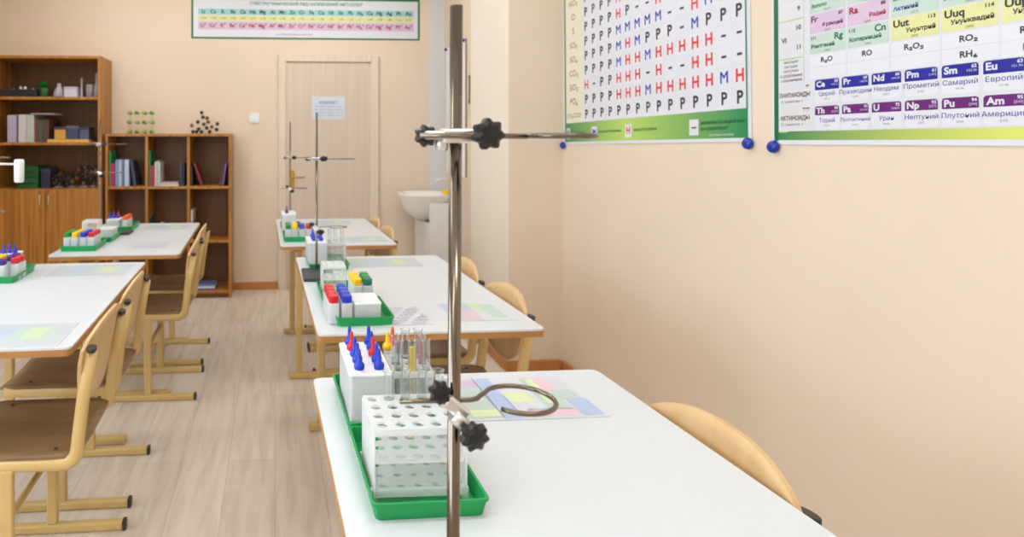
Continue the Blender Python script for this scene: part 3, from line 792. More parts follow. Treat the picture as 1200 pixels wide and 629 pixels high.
# test tubes
def tube_bm(R=.0088, Ln=.15):
    bm = BM(); pr = [(0, .0), (R*.5, .0012), (R*.85, .004), (R, .009), (R, Ln-.004), (R*1.2, Ln), (R*.98, Ln), (R*.84, Ln-.005), (R*.84, .01), (R*.6, .004), (0, .0022)]
    lathe(bm, pr, 16); return bm
tt0 = tag(obj('test_tube', tube_bm(), M_GLASS), '', 'test tube', 'clear glass test tubes in the racks')
RW, RL = .145, .125
for k, (i, j) in enumerate(((1, 3), (2, 3), (3, 3), (4, 3), (4, 2))):
    placexy(tt0, rx-RW/2+RW/5*(i+.5), ry-RL/2+RL/4*(j+.5), TZ+.0028+.0145,
            ['clear glass test tube in the nearest rack, back row, leftmost', 'clear glass test tube in the nearest rack, back row, second from the left',
             'clear glass test tube in the nearest rack, back row, second from the right', 'clear glass test tube in the nearest rack, back row, rightmost',
             'clear glass test tube in the nearest rack, third row from the front'][k])
# near tray + second tray
tx, ty = spotd(503, 1.02)
tx = .231
tr1 = placexy(tray0, tx, 1.008, TZ+.0003, 'green plastic tray nearest the camera, under the white test tube rack', R1)
tr2 = placexy(tray0, tx-.006, 1.262, TZ+.0003, 'green plastic tray behind the nearest one, under the white dropper box', R1)
# second rack behind
bx2 = .275; by2 = 1.225
rack1 = make_rack('small white test tube rack beside the dropper box on the nearest table', .082, .10, 3, 3, .105)
rack1.location = (bx2, by2, tzz)
lq = [(0, 0), (1, 0), (2, 0), (0, 1), (2, 1), (1, 2), (2, 2)]
nmq = ['front row, left', 'front row, middle', 'front row, right', 'middle row, left', 'middle row, right', 'back row, middle', 'back row, right']
M_PINK = mat('pink_solution', (226, 120, 130), .2); M_YSOL = mat('yellow_solution', (232, 200, 70), .2)
for k, (i, j) in enumerate(lq):
    t_ = placexy(tt0, bx2-.041+.0273*(i+.5), by2-.05+.0333*(j+.5), tzz+.0145, 'clear glass test tube in the small rack beside the dropper box, '+nmq[k])
    if k in (1, 4): 
        bm = BM(); lathe(bm, [(0, .004), (.0065, .010), (.0068, .135), (0, .135)], 12)
        obj('liquid', bm, M_PINK if k == 4 else M_YSOL, t_)
        t_['label'] = ('test tube with pink contents' if k == 4 else 'test tube with yellow contents')+' in the small rack beside the dropper box'

# white dropper box + dropper bottles
def make_box(label, W, L, H, name='dropper_box'):
    t = thing(name, label, 'plastic box', (0, 0, 0), 0, 'white plastic boxes in the trays')
    bm = BM(); prism(bm, rrect(W, L, .006, 3), 0, H-.006, 'z'); obj('box_body', bm, M_BODY, t)
    bm = BM(); prism(bm, rrect(W+.003, L+.003, .007, 3), H-.0055, H, 'z', bev=.0015); obj('box_lid', bm, M_BOXW, t)
    return t
BH = .112
bxl = make_box('white plastic box holding blue and red dropper bottles on the nearest table', .083, .185, BH)
bxl.location = (.1855, 1.245, tzz)
def dropper_bm(mi_cap):
    bm = BM()
    lathe(bm, [(0, 0), (.0095, 0), (.0105, .003), (.0105, .010), (.008, .013), (.0045, .016), (.004, .03), (.003, .038), (0, .04)], 14)
    return bm
dr = {}
for cn in ('blue', 'red', 'yellow', 'orange', 'purple'):
    t = thing('dropper_bottle', '', 'dropper bottle', (0, 0, 0), 0, 'small dropper bottles with pointed caps')
    obj('pointed_cap', dropper_bm(0), CAPS[cn], t)
    bm = BM(); lathe(bm, [(.0095, -.004), (.0098, -.0002), (0, -.0002)], 14); obj('bottle_neck', bm, M_BOXW, t)
    dr[cn] = t
ORD = ['nearest', 'second from the front', 'third from the front', 'fourth from the front', 'farthest']
for ci, (xx, seq) in enumerate(((-.02, ('blue', 'blue', 'blue', 'red', 'blue')), (.02, ('blue', 'blue', 'red', 'blue', 'blue')))):
    for k, cn in enumerate(seq):
        o = placexy(dr[cn], .1855+xx+random.uniform(-.002, .002), 1.245-.075+.036*k, tzz+BH+.0042,
                    '%s-capped dropper bottle on the nearest table, %s column, %s' % (cn, ['left', 'right'][ci], ORD[k]))
        o.rotation_euler[0] = random.uniform(-.02, .02)
placexy(dr['yellow'], .243, 1.335, tzz+.105, 'yellow-capped dropper behind the box of the nearest table').location.z = tzz
bmx = BM(); lathe(bmx, [(0, 0), (.008, 0), (.009, .003), (.009, .10), (.006, .108), (0, .108)], 12)
bpy.context.view_layer.update()
yd = dr['yellow']; yd.location = (.245, 1.30, tzz+.108)
obj('bottle_body', BM() if False else bmx, M_BODY, yd).location = (0, 0, -.108)
od = dr['orange']; od['label'] = 'orange-capped dropper at the back of the nearest trays'; od.location = (.262, 1.33, tzz+.108)
bmx = BM(); lathe(bmx, [(0, 0), (.008, 0), (.009, .003), (.009, .10), (.006, .108), (0, .108)], 12); obj('bottle_body', bmx, M_BODY, od).location = (0, 0, -.108)
_used[dr['orange'].name] = 1

# reagent bottles with blocky caps
bt = {}
for cn in ('red', 'blue', 'yellow', 'green', 'teal', 'purple', 'orange'):
    t = thing('reagent_bottle', '', 'bottle', (0, 0, 0), 0, 'small reagent bottles with coloured caps')
    bm = BM(); prism(bm, rrect(.034, .038, .006, 3), 0, .062, 'z', bev=.002); obj('bottle_body', bm, M_BODY, t)
    bm = BM(); prism(bm, rrect(.03, .034, .009, 4), .0624, .086, 'z', bev=.004); obj('cap', bm, CAPS[cn], t)
    bt[cn] = t
def bottle_row(cn, x, y0, n, dy, where, dx=0, z=tzz):
    for k in range(n):
        w_ = ORD[k] if n > 1 else 'single'
        if k == n-1 and n > 1: w_ = 'farthest'
        placexy(bt[cn], x+dx*k, y0+dy*k, z, ('%s-capped white bottle, %s, %s' % (cn, w_, where)).replace('single, ', ''), R1)
# ---- middle right table
place(tray0, 421, 1.945, TZ+.0003, 'green tray at the front of the middle right table, with red-capped bottles', R1)
a0 = (.180, 1.850)
bottle_row('red', .180, 1.850, 4, .0415, 'in the front tray of the middle right table', -.001)
bottle_row('blue', .2215, 1.850, 4, .0415, 'in the front tray of the middle right table', -.001)
wb = make_box('low white box in the front tray of the middle right table', .082, .125, .062, 'storage_box'); wb.location = (.2845, 1.895, tzz); wb.rotation_euler[2] = R1
# second and third trays
placexy(tray0, .248, 2.165, TZ+.0003, 'green tray in the middle of the middle right table, with yellow-capped bottles', R1)
bottle_row('yellow', .283, 2.065, 3, .0415, 'in the second tray of the middle right table', -.001)
bottle_row('green', .3205-.0015, 2.065, 1, .0415, 'in the second tray of the middle right table, behind the teal one', 0) if False else None
bottle_row('teal', .3195, 2.065, 1, .05, 'at the end of the second tray of the middle right table')
bottle_row('green', .3185, 2.1065, 2, .0415, 'in the second tray of the middle right table')
rk = dup(rack1, (.215, 2.215, tzz), R1, 'small white test tube rack in the second tray of the middle right table')
placexy(tray0, .232, 2.71, TZ+.0003, 'green tray at the back of the middle right table, behind the rod stand base', R1)
wb2 = dup(bxl, (.185, 2.71, tzz), R1, 'white plastic box holding blue droppers at the back of the middle right table')
for k in range(3):
    placexy(dr['blue'], .172, 2.65+.05*k, tzz+BH+.0042, 'blue-capped dropper on the box at the back of the middle right table, left column, '+['nearest', 'middle', 'farthest'][k])
for k in range(2):
    placexy(dr['blue'], .204, 2.65+.06*k, tzz+BH+.0042, 'blue-capped dropper on the box at the back of the middle right table, right column, '+['nearest', 'farthest'][k])
rk = dup(rack1, (.272, 2.71, tzz), R1, 'small white test tube rack beside the dropper box of the middle right table')
for k, (i, j) in enumerate(((0, 0), (2, 0), (1, 1))):
    placexy(tt0,   .272-.041+.0273*(i+.5), 2.71-.05+.0333*(j+.5), tzz+.0145, 'clear glass test tube on the middle right table, '+['front left of its rack', 'front right of its rack', 'centre of its rack'][k])
placexy(dr['red'], .275, 2.69, tzz+.0+.106, 'x') if False else None
# ---- far right table
placexy(tray0, .135, 3.43, TZ+.0003, 'green tray at the front of the farthest right table', R1)
bottle_row('green', .075, 3.36, 3, .05, 'on the farthest right table')
bottle_row('yellow', .112, 3.36, 3, .05, 'on the farthest right table')
bottle_row('blue', .152, 3.36, 2, .05, 'on the farthest right table')
bottle_row('red', .190, 3.36, 2, .05, 'on the farthest right table')
wb3 = dup(bxl, (.085, 3.72, TZ), R1, 'white plastic box with purple-capped droppers on the farthest right table')
for k in range(2): placexy(dr['purple'], .073, 3.66+.06*k, TZ+BH+.0042, 'purple-capped dropper on the farthest right table, '+['nearer of two', 'farther of two'][k])
# ---- front left table
placexy(tray0, -1.115, 2.545, TZ+.0003, 'green tray on the nearest left table, at the left frame edge', R1*1.5)
bottle_row('purple', -1.085, 2.47, 1, .045, 'at the front of the tray on the nearest left table')
bottle_row('yellow', -1.125, 2.48, 3, .045, 'in the tray on the nearest left table')
bottle_row('red', -1.045, 2.50, 2, .045, 'in the tray on the nearest left table')
bottle_row('purple', -1.085, 2.555, 2, .042, 'further back in the tray on the nearest left table')
wb4 = dup(wb, (-1.175, 2.735, TZ), R1*1.5, 'low white box holding blue droppers on the nearest left table')
for k in range(4): placexy(dr['blue'], -1.205+.02*k, 2.705+.008*k, TZ+.0662, 'blue-capped dropper on the nearest left table, %s of four' % ['leftmost', 'second from the left', 'second from the right', 'rightmost'][k])
# ---- back left table
placexy(tray0, -.995, 3.215, TZ+.0003, 'green tray at the front of the back left table', R1*1.5)
bottle_row('green', -1.058, 3.15, 3, .05, 'on the back left table'); bottle_row('yellow', -1.02, 3.15, 3, .05, 'on the back left table')
bottle_row('blue', -.978, 3.15, 3, .05, 'on the back left table'); bottle_row('red', -.938, 3.15, 3, .05, 'on the back left table')
placexy(tray0, -.985, 3.475, TZ+.0003, 'green tray in the middle of the back left table', R1*1.5)
wb7 = dup(wb, (-.945, 3.475, tzz), R1, 'low white box in the middle tray of the back left table')
placexy(tray0, -.965, 3.872, TZ+.0003, 'green tray at the back of the back left table, with orange and red caps', R1*1.5)
rk = dup(rack1, (-1.032, 3.475, tzz), R1, 'small white test tube rack in the middle tray of the back left table')
wb5 = dup(wb, (-1.005, 3.865, tzz), R1, 'low white box in the far tray of the back left table')
for k in range(3): placexy(bt['orange'], -.925, 3.80+.05*k, tzz, 'orange-capped bottle in the far tray of the back left table, '+['nearest', 'middle', 'farthest'][k])
for k in range(3): placexy(dr['blue'], -1.028+.021*k, 3.83+.01*k, tzz+.0665, 'blue-capped dropper in the far tray of the back left table, '+['left', 'middle', 'right'][k])
for k in range(2): placexy(dr['red'], -1.02+.03*k, 3.89, tzz+.0665, 'red-capped dropper in the far tray of the back left table, '+['left', 'right'][k])
# white cylinder held by the left-edge stand
x, y = spotd(22.5, 2.20)
hc = thing('clamped_bulb_holder', 'white cylinder held by the stand arm at the left frame edge', 'bulb holder', (x, y, 1.168))
bm = BM(); lathe(bm, [(0, 0), (.013, .001), (.0165, .006), (.0175, .075), (.015, .085), (0, .086)], 18); obj('holder_body', bm, M_BOXW, hc)
bm = BM(); tube(bm, [(-.135, .002, .068), (-.018, .0, .068)], .004, 10); obj('support_arm', bm, M_CHROME, hc)

# ---- printed sheets
def sheet(px, D, w, l, rz, label, kind):
    t = thing('printed_sheet', label, 'sheet', (px, D, TZ+.0004), rz, 'laminated printed sheets on the tables')
    bm = BM(); box(bm, (-w/2, -l/2, 0), (w/2, l/2, .0012)); obj('sheet', bm, mat('laminated_paper', (212, 217, 225), .3, noise=.01), t)
    bm = BM(); fz = lambda u, v: (u, v, .0015); fz2 = lambda u, v: (u, v, .0018)
    hw, hl = w/2-.005, l/2-.005
    zz = [.0014]
    def P(a, b, c_, d_, k):
        zz[0] += .00006
        panel(bm, -hw+2*hw*a, -hl+2*hl*b, -hw+2*hw*c_, -hl+2*hl*d_, (lambda u, v, z=zz[0]: (u, v, z)), KI[k])
    Q = P
    if kind == 'table':
        P(0, 0, 1, 1, 'grey')
        P(0, .02, .30, .42, 'mint'); P(0, .42, .30, .75, 'mint'); P(0, .75, .30, .95, 'pink'); P(.305, 0, .43, .98, 'plblue')
        P(.43, .05, .74, .95, 'white'); P(.45, .35, .62, .6, 'pllime'); P(.5, .02, .83, .16, 'plpink'); P(.66, .16, .83, .95, 'mint')
        P(.76, .62, .86, .96, 'plpink'); P(.86, .02, 1, .4, 'plblue'); P(.84, .4, .97, .62, 'mint'); P(.70, .3, .76, .92, 'pllime'); P(.1, .05, .3, .2, 'pllime')
        for k in range(1, 13): Q(k/13-.0015, .02, k/13+.0015, .96, 'grid')
        for k in range(1, 9): Q(0, k/9-.003, 1, k/9+.003, 'grid')
        Q(.300, 0, .306, .99, 'slate'); Q(.425, 0, .43, .5, 'slate'); Q(.5, .155, .83, .165, 'slate')
    elif kind == 'grid':
        P(0, 0, 1, 1, 'white')
        for i in range(9):
            for j in range(7):
                if (i*5+j*3) % 4: P(i/9+.012, j/7+.02, (i+1)/9-.012, (j+1)/7-.05, ('sheetgrey', 'vplpink', 'vplblue')[(i+j) % 3])
    elif kind == 'green':
        P(0, 0, .5, .6, 'vplpink'); P(0, .6, .5, 1, 'vplblue'); P(.5, .5, .7, 1, 'vpllime'); P(.7, .1, .95, .9, 'vmint'); P(.5, 0, .7, .45, 'grey')
        for k in range(1, 9): Q(k/9-.003, .02, k/9+.003, .98, 'white')
    else:
        P(0, 0, 1, 1, 'sheetgrey'); P(.08, .2, .9, .85, 'vmint')
        P(.2, .3, .5, .8, 'vplblue'); P(.62, .3, .8, .8, 'vpllime')
        for k in range(1, 12): Q(.02, k/12-.004, .98, k/12+.004, 'white')
    obj('print', bm, KM, t)
    return t
for n_, c_ in (('vplblue', (182, 194, 216)), ('vpllime', (200, 216, 176)), ('vplpink', (212, 190, 200)), ('vmint', (184, 206, 196)), ('sheetgrey', (192, 198, 207)), ('plblue', (176, 194, 232)), ('pllime', (218, 232, 184)), ('plpink', (234, 196, 214)), ('slate', (120, 130, 170))):
    K[n_] = pm(n_, c_); KEYS.append(n_); KM.append(K[n_]); KI[n_] = len(KEYS)-1
sheet(.525, 1.30, .315, .215, math.radians(1), 'coloured periodic table sheet lying on the nearest table', 'table')
sheet(.405, 1.915, .16, .20, math.radians(2), 'small grid-printed sheet beside the front tray of the middle right table', 'grid')
sheet(.655, 1.945, .20, .20, math.radians(1), 'green and pink printed sheet at the right front of the middle right table', 'green')
sheet(.50, 2.735, .33, .20, math.radians(1), 'pale printed sheet at the far end of the middle right table', 'x')
sheet(.49, 3.37, .28, .2, math.radians(3), 'pale printed sheet at the front of the farthest right table', 'x')
sheet(.37, 4.06, .28, .2, 0, 'pale printed sheet at the far end of the farthest right table', 'x')
sheet(-.79, 2.645, .33, .235, math.radians(2), 'bluish laminated sheet at the far end of the nearest left table', 'x')
sheet(-.765, 1.79, .33, .21, math.radians(2), 'greenish printed sheet at the near end of the nearest left table', 'x')
sheet(-.70, 3.24, .26, .18, math.radians(2), 'pale pinkish sheet at the front of the back left table', 'grid')
sheet(-.69, 3.90, .28, .2, math.radians(2), 'pale printed sheet at the far end of the back left table', 'x')

# ================================================================== CABINETS
def shelf_unit(name, label, loc, W, H, Dp, th=.02):
    return thing(name, label, 'bookcase' if 'book' in name else 'cabinet', loc, 0)
# tall cabinet: x from -2.285 to -1.416, front at Y=4.96
TX0, TX1, TYF, TYB, TH = -2.285, -1.416, 4.995, YB-.004, 2.0
tc = thing('tall_cabinet', 'tall brown wooden cabinet with open shelves above two doors', 'cabinet', (TX0, TYF, 0))
W = TX1-TX0; Dp = TYB-TYF; th = .022
bm = BM()
box(bm, (0, 0, 0), (th, Dp-.006, TH-th), .001); obj('side_panel', bm, M_CAB, tc)
bm = BM(); box(bm, (W-th, 0, 0), (W, Dp-.006, TH-th), .001); obj('side_panel', bm, M_CAB, tc)
bm = BM(); box(bm, (0, -.002, TH-th), (W, Dp, TH), .001); obj('top_panel', bm, M_CAB, tc)
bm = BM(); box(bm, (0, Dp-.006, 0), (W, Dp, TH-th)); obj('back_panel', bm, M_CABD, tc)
SH = [.90, 1.275, 1.645]
for z in SH:
    bm = BM(); box(bm, (th, .002, z), (W-th, Dp-.0065, z+th), .001); obj('shelf', bm, M_CAB, tc)
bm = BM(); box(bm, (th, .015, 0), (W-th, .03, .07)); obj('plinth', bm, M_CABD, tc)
for s, (a, b) in enumerate(((.002, W/2-.002), (W/2+.002, W-.002))):
    bm = BM(); box(bm, (a, -.018, .072), (b, -.0005, .915), .002); dd = obj('cabinet_door', bm, M_CAB, tc)
    hx = W/2+(-.035 if s == 0 else .035)
    bm = BM(); tube(bm, [(hx, -.018, .875), (hx, -.04, .865), (hx, -.04, .80), (hx, -.018, .79)], .004, 8); obj('handle', bm, M_CHROME, dd)
TCX, TCY = TX0, TYF
# low bookcase: x -1.40..-.365, front Y ~5.09
BX0, BX1, BYF, BHH = -1.396, -.362, 5.055, 1.368
bc = thing('low_bookcase', 'low brown bookcase of nine open compartments left of the door', 'bookcase', (BX0, BYF, 0))
W2_ = BX1-BX0; D2 = YB-.004-BYF
bm = BM(); box(bm, (0, 0, 0), (th, D2-.006, BHH-th), .001); obj('side_panel', bm, M_CAB, bc)
bm = BM(); box(bm, (W2_-th, 0, 0), (W2_, D2-.006, BHH-th), .001); obj('side_panel', bm, M_CAB, bc)
bm = BM(); box(bm, (0, -.002, BHH-th), (W2_, D2, BHH), .001); obj('top_panel', bm, M_CAB, bc)
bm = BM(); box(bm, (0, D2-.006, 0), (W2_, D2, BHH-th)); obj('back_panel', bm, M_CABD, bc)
SB = [.04, .46, .91]; DV = [.325, .668]
for z in SB:
    bm = BM(); box(bm, (th, .002, z), (W2_-th, D2-.0065, z+th), .001); obj('shelf', bm, M_CAB, bc)
for x_ in DV:
    for a, b in zip([z+th for z in SB], SB[1:]+[BHH-th]):
        bm = BM(); box(bm, (x_, .004, a+.0002), (x_+th, D2-.007, b-.0002)); obj('divider', bm, M_CAB, bc)
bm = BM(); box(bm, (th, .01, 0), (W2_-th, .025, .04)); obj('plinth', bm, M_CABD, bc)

_bi = [0]
def book(x, y, z, w, h, dpt, col, label, lean=0.0, flat=False, group='books in the bookcases'):
    """upright: w = thickness along x, spine toward the room"""
    _bi[0] += 1
    mc = mat('cover_%d_%d_%d' % col, col, .5, noise=.03)
    t = thing('book', label, 'book', (x, y, z), 0, group)
    bm = BM(); c_ = .0018
    if flat: 
        box(bm, (0, 0, 0), (h, dpt, c_)); box(bm, (0, 0, w-c_), (h, dpt, w)); box(bm, (0, 0, c_), (h, c_, w-c_))
    else:
        box(bm, (0, 0, 0), (c_, dpt, h)); box(bm, (w-c_, 0, 0), (w, dpt, h)); box(bm, (c_, 0, 0), (w-c_, c_, h))
    obj('cover', bm, mc, t)
    bm = BM()
    if flat: box(bm, (.003, c_+.0002, c_+.0002), (h-.003, dpt-.003, w-c_-.0002))
    else: box(bm, (c_+.0002, c_+.0002, .003), (w-c_-.0002, dpt-.003, h-.003))
    obj('pages', bm, M_PAPER, t)
    t.rotation_euler[1] = lean
    return t
zb1, zb2, zb3 = .91+th+.0005, .46+th+.0005, .04+th+.0005
y0 = BYF+.02
X = BX0+th
# top row, left compartment
book(X+.006, y0, zb1, .012, .29, .2, (30, 140, 80), 'thin green folder standing at the far left of the low bookcase top row')
book(X+.019, y0, zb1, .03, .19, .2, (170, 30, 90), 'magenta book beside the green folder, left compartment of the top row')
for k, (c_, h_, w_, nm) in enumerate((((120, 150, 200), .22, .022, 'pale blue book just right of the magenta book'), ((176, 190, 216), .22, .026, 'light blue-grey book, second right of the magenta book'),
        ((90, 120, 170), .215, .016, 'thin mid-blue book, third right of the magenta book'), ((186, 200, 226), .22, .036, 'thick pale blue binder in the top row left compartment'))):
    book(X+.055+[0, .026, .055, .075][k], y0, zb1, w_, h_, .2, c_, nm)
book(X+.206, y0, zb1, .022, .21, .2, (52, 66, 90), 'dark blue book leaning at the right end of the left compartment, top row', -.16)
# top row, middle
X = BX0+DV[0]+th
book(X+.005, y0, zb1, .012, .29, .2, (30, 130, 80), 'thin green folder at the left of the top row middle compartment')
book(X+.018, y0, zb1, .03, .17, .2, (160, 30, 70), 'dark red book beside the green folder, middle compartment of the top row')
book(X+.052, y0, zb1, .012, .2, .2, (212, 210, 200), 'thin white book, first of three in the middle compartment, top row')
book(X+.068, y0, zb1, .012, .21, .2, (190, 192, 196), 'thin pale grey book, second of three in the middle compartment, top row')
book(X+.084, y0, zb1, .01, .2, .2, (222, 220, 214), 'thin cream book, third of three in the middle compartment, top row')
book(X+.099, y0, zb1, .014, .15, .2, (206, 200, 190), 'pale book lying at the bottom of the flat pile, middle compartment', 0, True)
book(X+.101, y0, zb1+.0145, .016, .145, .2, (186, 178, 176), 'greyish book lying on top of the flat pile, middle compartment', 0, True)
book(X+.262, y0, zb1, .014, .19, .2, (50, 60, 100), 'dark navy book standing right in the middle compartment, top row')
book(X+.28, y0, zb1, .016, .19, .2, (40, 36, 50), 'near-black book against the divider, middle compartment of the top row')
# top row, right
X = BX0+DV[1]+th
book(X+.005, y0, zb1, .014, .16, .2, (58, 40, 40), 'dark book standing at the left of the right compartment, top row')
book(X+.022, y0, zb1, .018, .2, .2, (120, 40, 52), 'red book leaning left, right compartment of the top row', -.34) if False else book(X+.09, y0, zb1, .014, .2, .2, (124, 44, 60), 'dark red book leaning left in the right compartment, top row', -.32)
book(X+.262, y0, zb1+.0045, .014, .19, .2, (120, 88, 150), 'purple book leaning right in the right compartment, top row', .16)
book(X+.243, y0, zb1+.0045, .014, .185, .2, (80, 50, 70), 'dark plum book leaning beside the purple one, top row right', .16)
# middle row
X = BX0+DV[0]+th
for k, (c_, h_, w_, nm) in enumerate((((44, 60, 66), .20, .012, 'tall dark teal book, leftmost'), ((200, 150, 60), .09, .02, 'short ochre book, second from the left'), ((196, 190, 196), .12, .018, 'pale grey book, third from the left'),
        ((180, 70, 60), .12, .014, 'red-brown book, fourth from the left'), ((214, 212, 208), .13, .02, 'white book, fifth from the left'), ((80, 70, 110), .12, .014, 'dark violet book, rightmost'))):
    book(X+.006+[0, .014, .036, .056, .072, .094][k], y0, zb2, w_, h_, .18, c_, nm+' in the middle compartment, middle row')
X = BX0+DV[1]+th
book(X+.006, y0, zb2, .016, .25, .2, (196, 190, 182), 'tall pale book in the right compartment of the middle row')
book(X+.024, y0, zb2, .012, .16, .2, (80, 60, 50), 'short brown book beside the tall pale one, middle row right')
# bottom row right: magazines
book(X+.02, y0-.01, zb3, .016, .19, .22, (96, 84, 140), 'violet magazine at the bottom of the pile, lowest right compartment', 0, True)
book(X+.035, y0-.005, zb3+.0165, .014, .17, .2, (216, 218, 228), 'white magazine in the middle of the pile, lowest right compartment', 0, True)
book(X+.05, y0+.0, zb3+.031, .012, .15, .19, (110, 120, 170), 'blue magazine on top of the pile, lowest right compartment', 0, True)

# tall cabinet shelf 2 (z 1.275)
zs = 1.275+th+.0005; X = TX0; y0 = TYF+.03
book(X+.118, y0, zs, .07, .222, .22, (180, 172, 206), 'thick lilac binder standing leftmost on the tall cabinet middle shelf')
book(X+.205, y0, zs, .06, .225, .22, (206, 204, 210), 'white binder standing second on the tall cabinet middle shelf')
book(X+.268, y0, zs, .062, .222, .22, (190, 196, 196), 'pale grey binder standing third on the tall cabinet middle shelf')
book(X+.335, y0, zs, .026, .19, .22, (124, 60, 60), 'dark red book right of the binders on the tall cabinet middle shelf')
book(X+.363, y0, zs, .03, .18, .22, (60, 96, 80), 'dark green book right of the binders on the tall cabinet middle shelf')
book(X+.395, y0, zs, .05, .185, .22, (92, 58, 44), 'brown book right of the dark green one on the tall cabinet middle shelf')
book(X+.30, y0-.01, zs+.2255, .012, .19, .2, (150, 140, 150), 'grey folder lying across the tops of the binders', 0, True)
def carton(name, label, x, y, z, w, d_, h, col, lidcol=None, cat='box'):
    t = thing(name, label, cat, (x, y, z))
    bm = BM(); box(bm, (0, 0, 0), (w, d_, h*.78), .003); obj('box_body', bm, mat('c_%d_%d_%d' % col, col, .5), t)
    bm = BM(); box(bm, (-.002, -.002, h*.78+.0002), (w+.002, d_+.002, h), .003); obj('box_lid', bm, mat('c_%d_%d_%d' % (lidcol or col), lidcol or col, .5), t)
    return t
book(X+.44, y0-.015, zs, .024, .33, .2, (222, 180, 80), 'yellow flat case lying under the small boxes on the tall cabinet middle shelf', 0, True)
carton('carton', 'yellow and dark small box on the flat yellow case', X+.49, y0, zs+.0245, .09, .12, .10, (206, 160, 70), (70, 60, 70))
carton('carton', 'dark blue small box on the flat yellow case', X+.585, y0, zs+.0245, .10, .12, .11, (62, 66, 104), (90, 90, 120))
carton('carton', 'slate blue small box at the right end of the flat yellow case', X+.69, y0, zs+.0245, .075, .12, .10, (80, 84, 116), (50, 50, 74))
# shelf 1 (top)
zs = 1.645+th+.0005
kt = thing('instrument_case', 'open black case with pale instruments on the tall cabinet top shelf', 'case', (X+.03, y0, zs))
bm = BM(); box(bm, (0, 0, 0), (.32, .2, .02), .004); box(bm, (0, 0, .02), (.32, .008, .062)); box(bm, (0, .192, .02), (.32, .2, .062)); box(bm, (0, .008, .02), (.008, .192, .062)); box(bm, (.312, .008, .02), (.32, .192, .062))
obj('case_body', bm, mat('black_case', (26, 28, 40), .5), kt)
for k, (xx, r_, cc) in enumerate(((.11, .022, (220, 216, 214)), (.16, .032, (214, 186, 180)), (.205, .03, (226, 214, 206)), (.26, .024, (224, 220, 214)))):
    bm = BM(); lathe(bm, [(0, 0), (r_*.9, 0), (r_, r_*.5), (r_*.8, r_*1.2), (r_*.35, r_*1.6), (r_*.3, r_*2.2), (0, r_*2.2)], 14, (xx, .06+.02*(k % 2), .021)); obj('instrument', bm, mat('inst%d' % k, cc, .4), kt)
pl = thing('green_pot_plant', 'small bushy green plant in a green pot on the tall cabinet top shelf', 'plant', (X+.385, y0+.06, zs))
bm = BM(); lathe(bm, [(0, 0), (.03, 0), (.038, .07), (.042, .075), (.036, .075), (.034, .068), (0, .066)], 16); obj('pot', bm, mat('green_pot', (60, 130, 80), .5), pl)
bm = BM()
for k in range(70):
    a = random.uniform(0, 2*PI); e = random.uniform(.1, 1.4); L_ = random.uniform(.05, .08)
    d_ = Vector((math.cos(a)*math.cos(e), math.sin(a)*math.cos(e), math.sin(e))); b_ = Vector((0, 0, .067)); s_ = Vector((-math.sin(a), math.cos(a), 0))*.011
    quad(bm, [b_, b_+d_*L_*.6+s_, b_+d_*L_+Vector((0, 0, .002)), b_+d_*L_*.6-s_])
obj('foliage', bm, mat('leaf_green', (24, 120, 40), .5), pl)
def glassware(name, label, x, prof, m=M_GLASS, cat='glassware'):
    t = tag(obj(name, BM(), m), label, cat, 'glassware on the cabinet shelf'); t.location = (x, y0+.06, zs)
    bm = BM(); lathe(bm, prof, 18); bm.to_mesh(t.data); bm.free(); return t
M_FROST = milky('frosted_glassware', (226, 226, 236), .35)
glassware('glass_flask', 'squat frosted flask beside the green plant', X+.508, [(0, 0), (.04, 0), (.045, .01), (.04, .05), (.016, .09), (.014, .115), (.011, .115), (.011, .09), (.036, .045), (0, .006)], M_FROST, 'flask')
carton('clear_box', 'pale translucent box between the flask and the glass cylinders', X+.56, y0+.02, zs, .105, .1, .085, (206, 206, 220), (186, 186, 204))
glassware('glass_cylinder', 'tall thin glass cylinder right of the pale box', X+.69, [(0, 0), (.022, 0), (.022, .004), (.008, .008), (.008, .16), (.010, .16), (.006, .158), (.006, .01), (0, .01)], M_FROST, 'glass cylinder')
glassware('glass_beaker', 'frosted glass beaker near the right end of the top shelf', X+.755, [(0, 0), (.026, 0), (.028, .1), (.03, .105), (.026, .104), (.024, .004), (0, .004)], M_FROST, 'beaker')
glassware('glass_bottle', 'narrow-necked glass bottle at the right end of the top shelf', X+.81, [(0, 0), (.02, 0), (.021, .08), (.008, .12), (.007, .17), (.012, .19), (.006, .2), (0, .2)], M_FROST, 'bottle')
# shelf 3
zs = .90+th+.0005
for k in range(4):
    carton('green_case', ['lowest', 'second', 'third', 'topmost'][k]+' of four dark green stacked cases on the lowest open shelf', X+.20, y0, zs+.046*k, .16, .2, .0455, (14, 84, 36), (10, 66, 30), 'case')
carton('carton', 'dark blue carton beside the stacked green cases', X+.375, y0+.02, zs, .075, .2, .16, (34, 36, 66), (44, 40, 80))
def molecule(loc, label, atoms, bonds, name='molecular_model', tray=None, group='molecular models'):
    t = thing(name, label, 'molecular model', loc, 0, group); cache = {}
    for (p, r, m) in atoms:
        key = (r, m.name)
        if key not in cache:
            bm = BM(); bmesh.ops.create_uvsphere(bm, u_segments=12, v_segments=8, radius=r)
            for f_ in bm.faces: f_.smooth = True
            o = obj('atom_ball', bm, m, t); cache[key] = o
        else:
            o = cache[key].copy(); C.objects.link(o); o.parent = t
        o.location = p
    if bonds:
        bm = BM()
        for a, b in bonds: tube(bm, [atoms[a][0], atoms[b][0]], .0025, 6)
        obj('bonds', bm, mat('bond_grey', (190, 190, 170), .4), t)
    return t
mk_ = mat('atom_black', (30, 24, 24), .35); mr_ = mat('atom_brown', (120, 70, 44), .4); mg_ = mat('atom_green', (90, 150, 60), .4); my_ = mat('atom_yellowgreen', (170, 176, 70), .4)
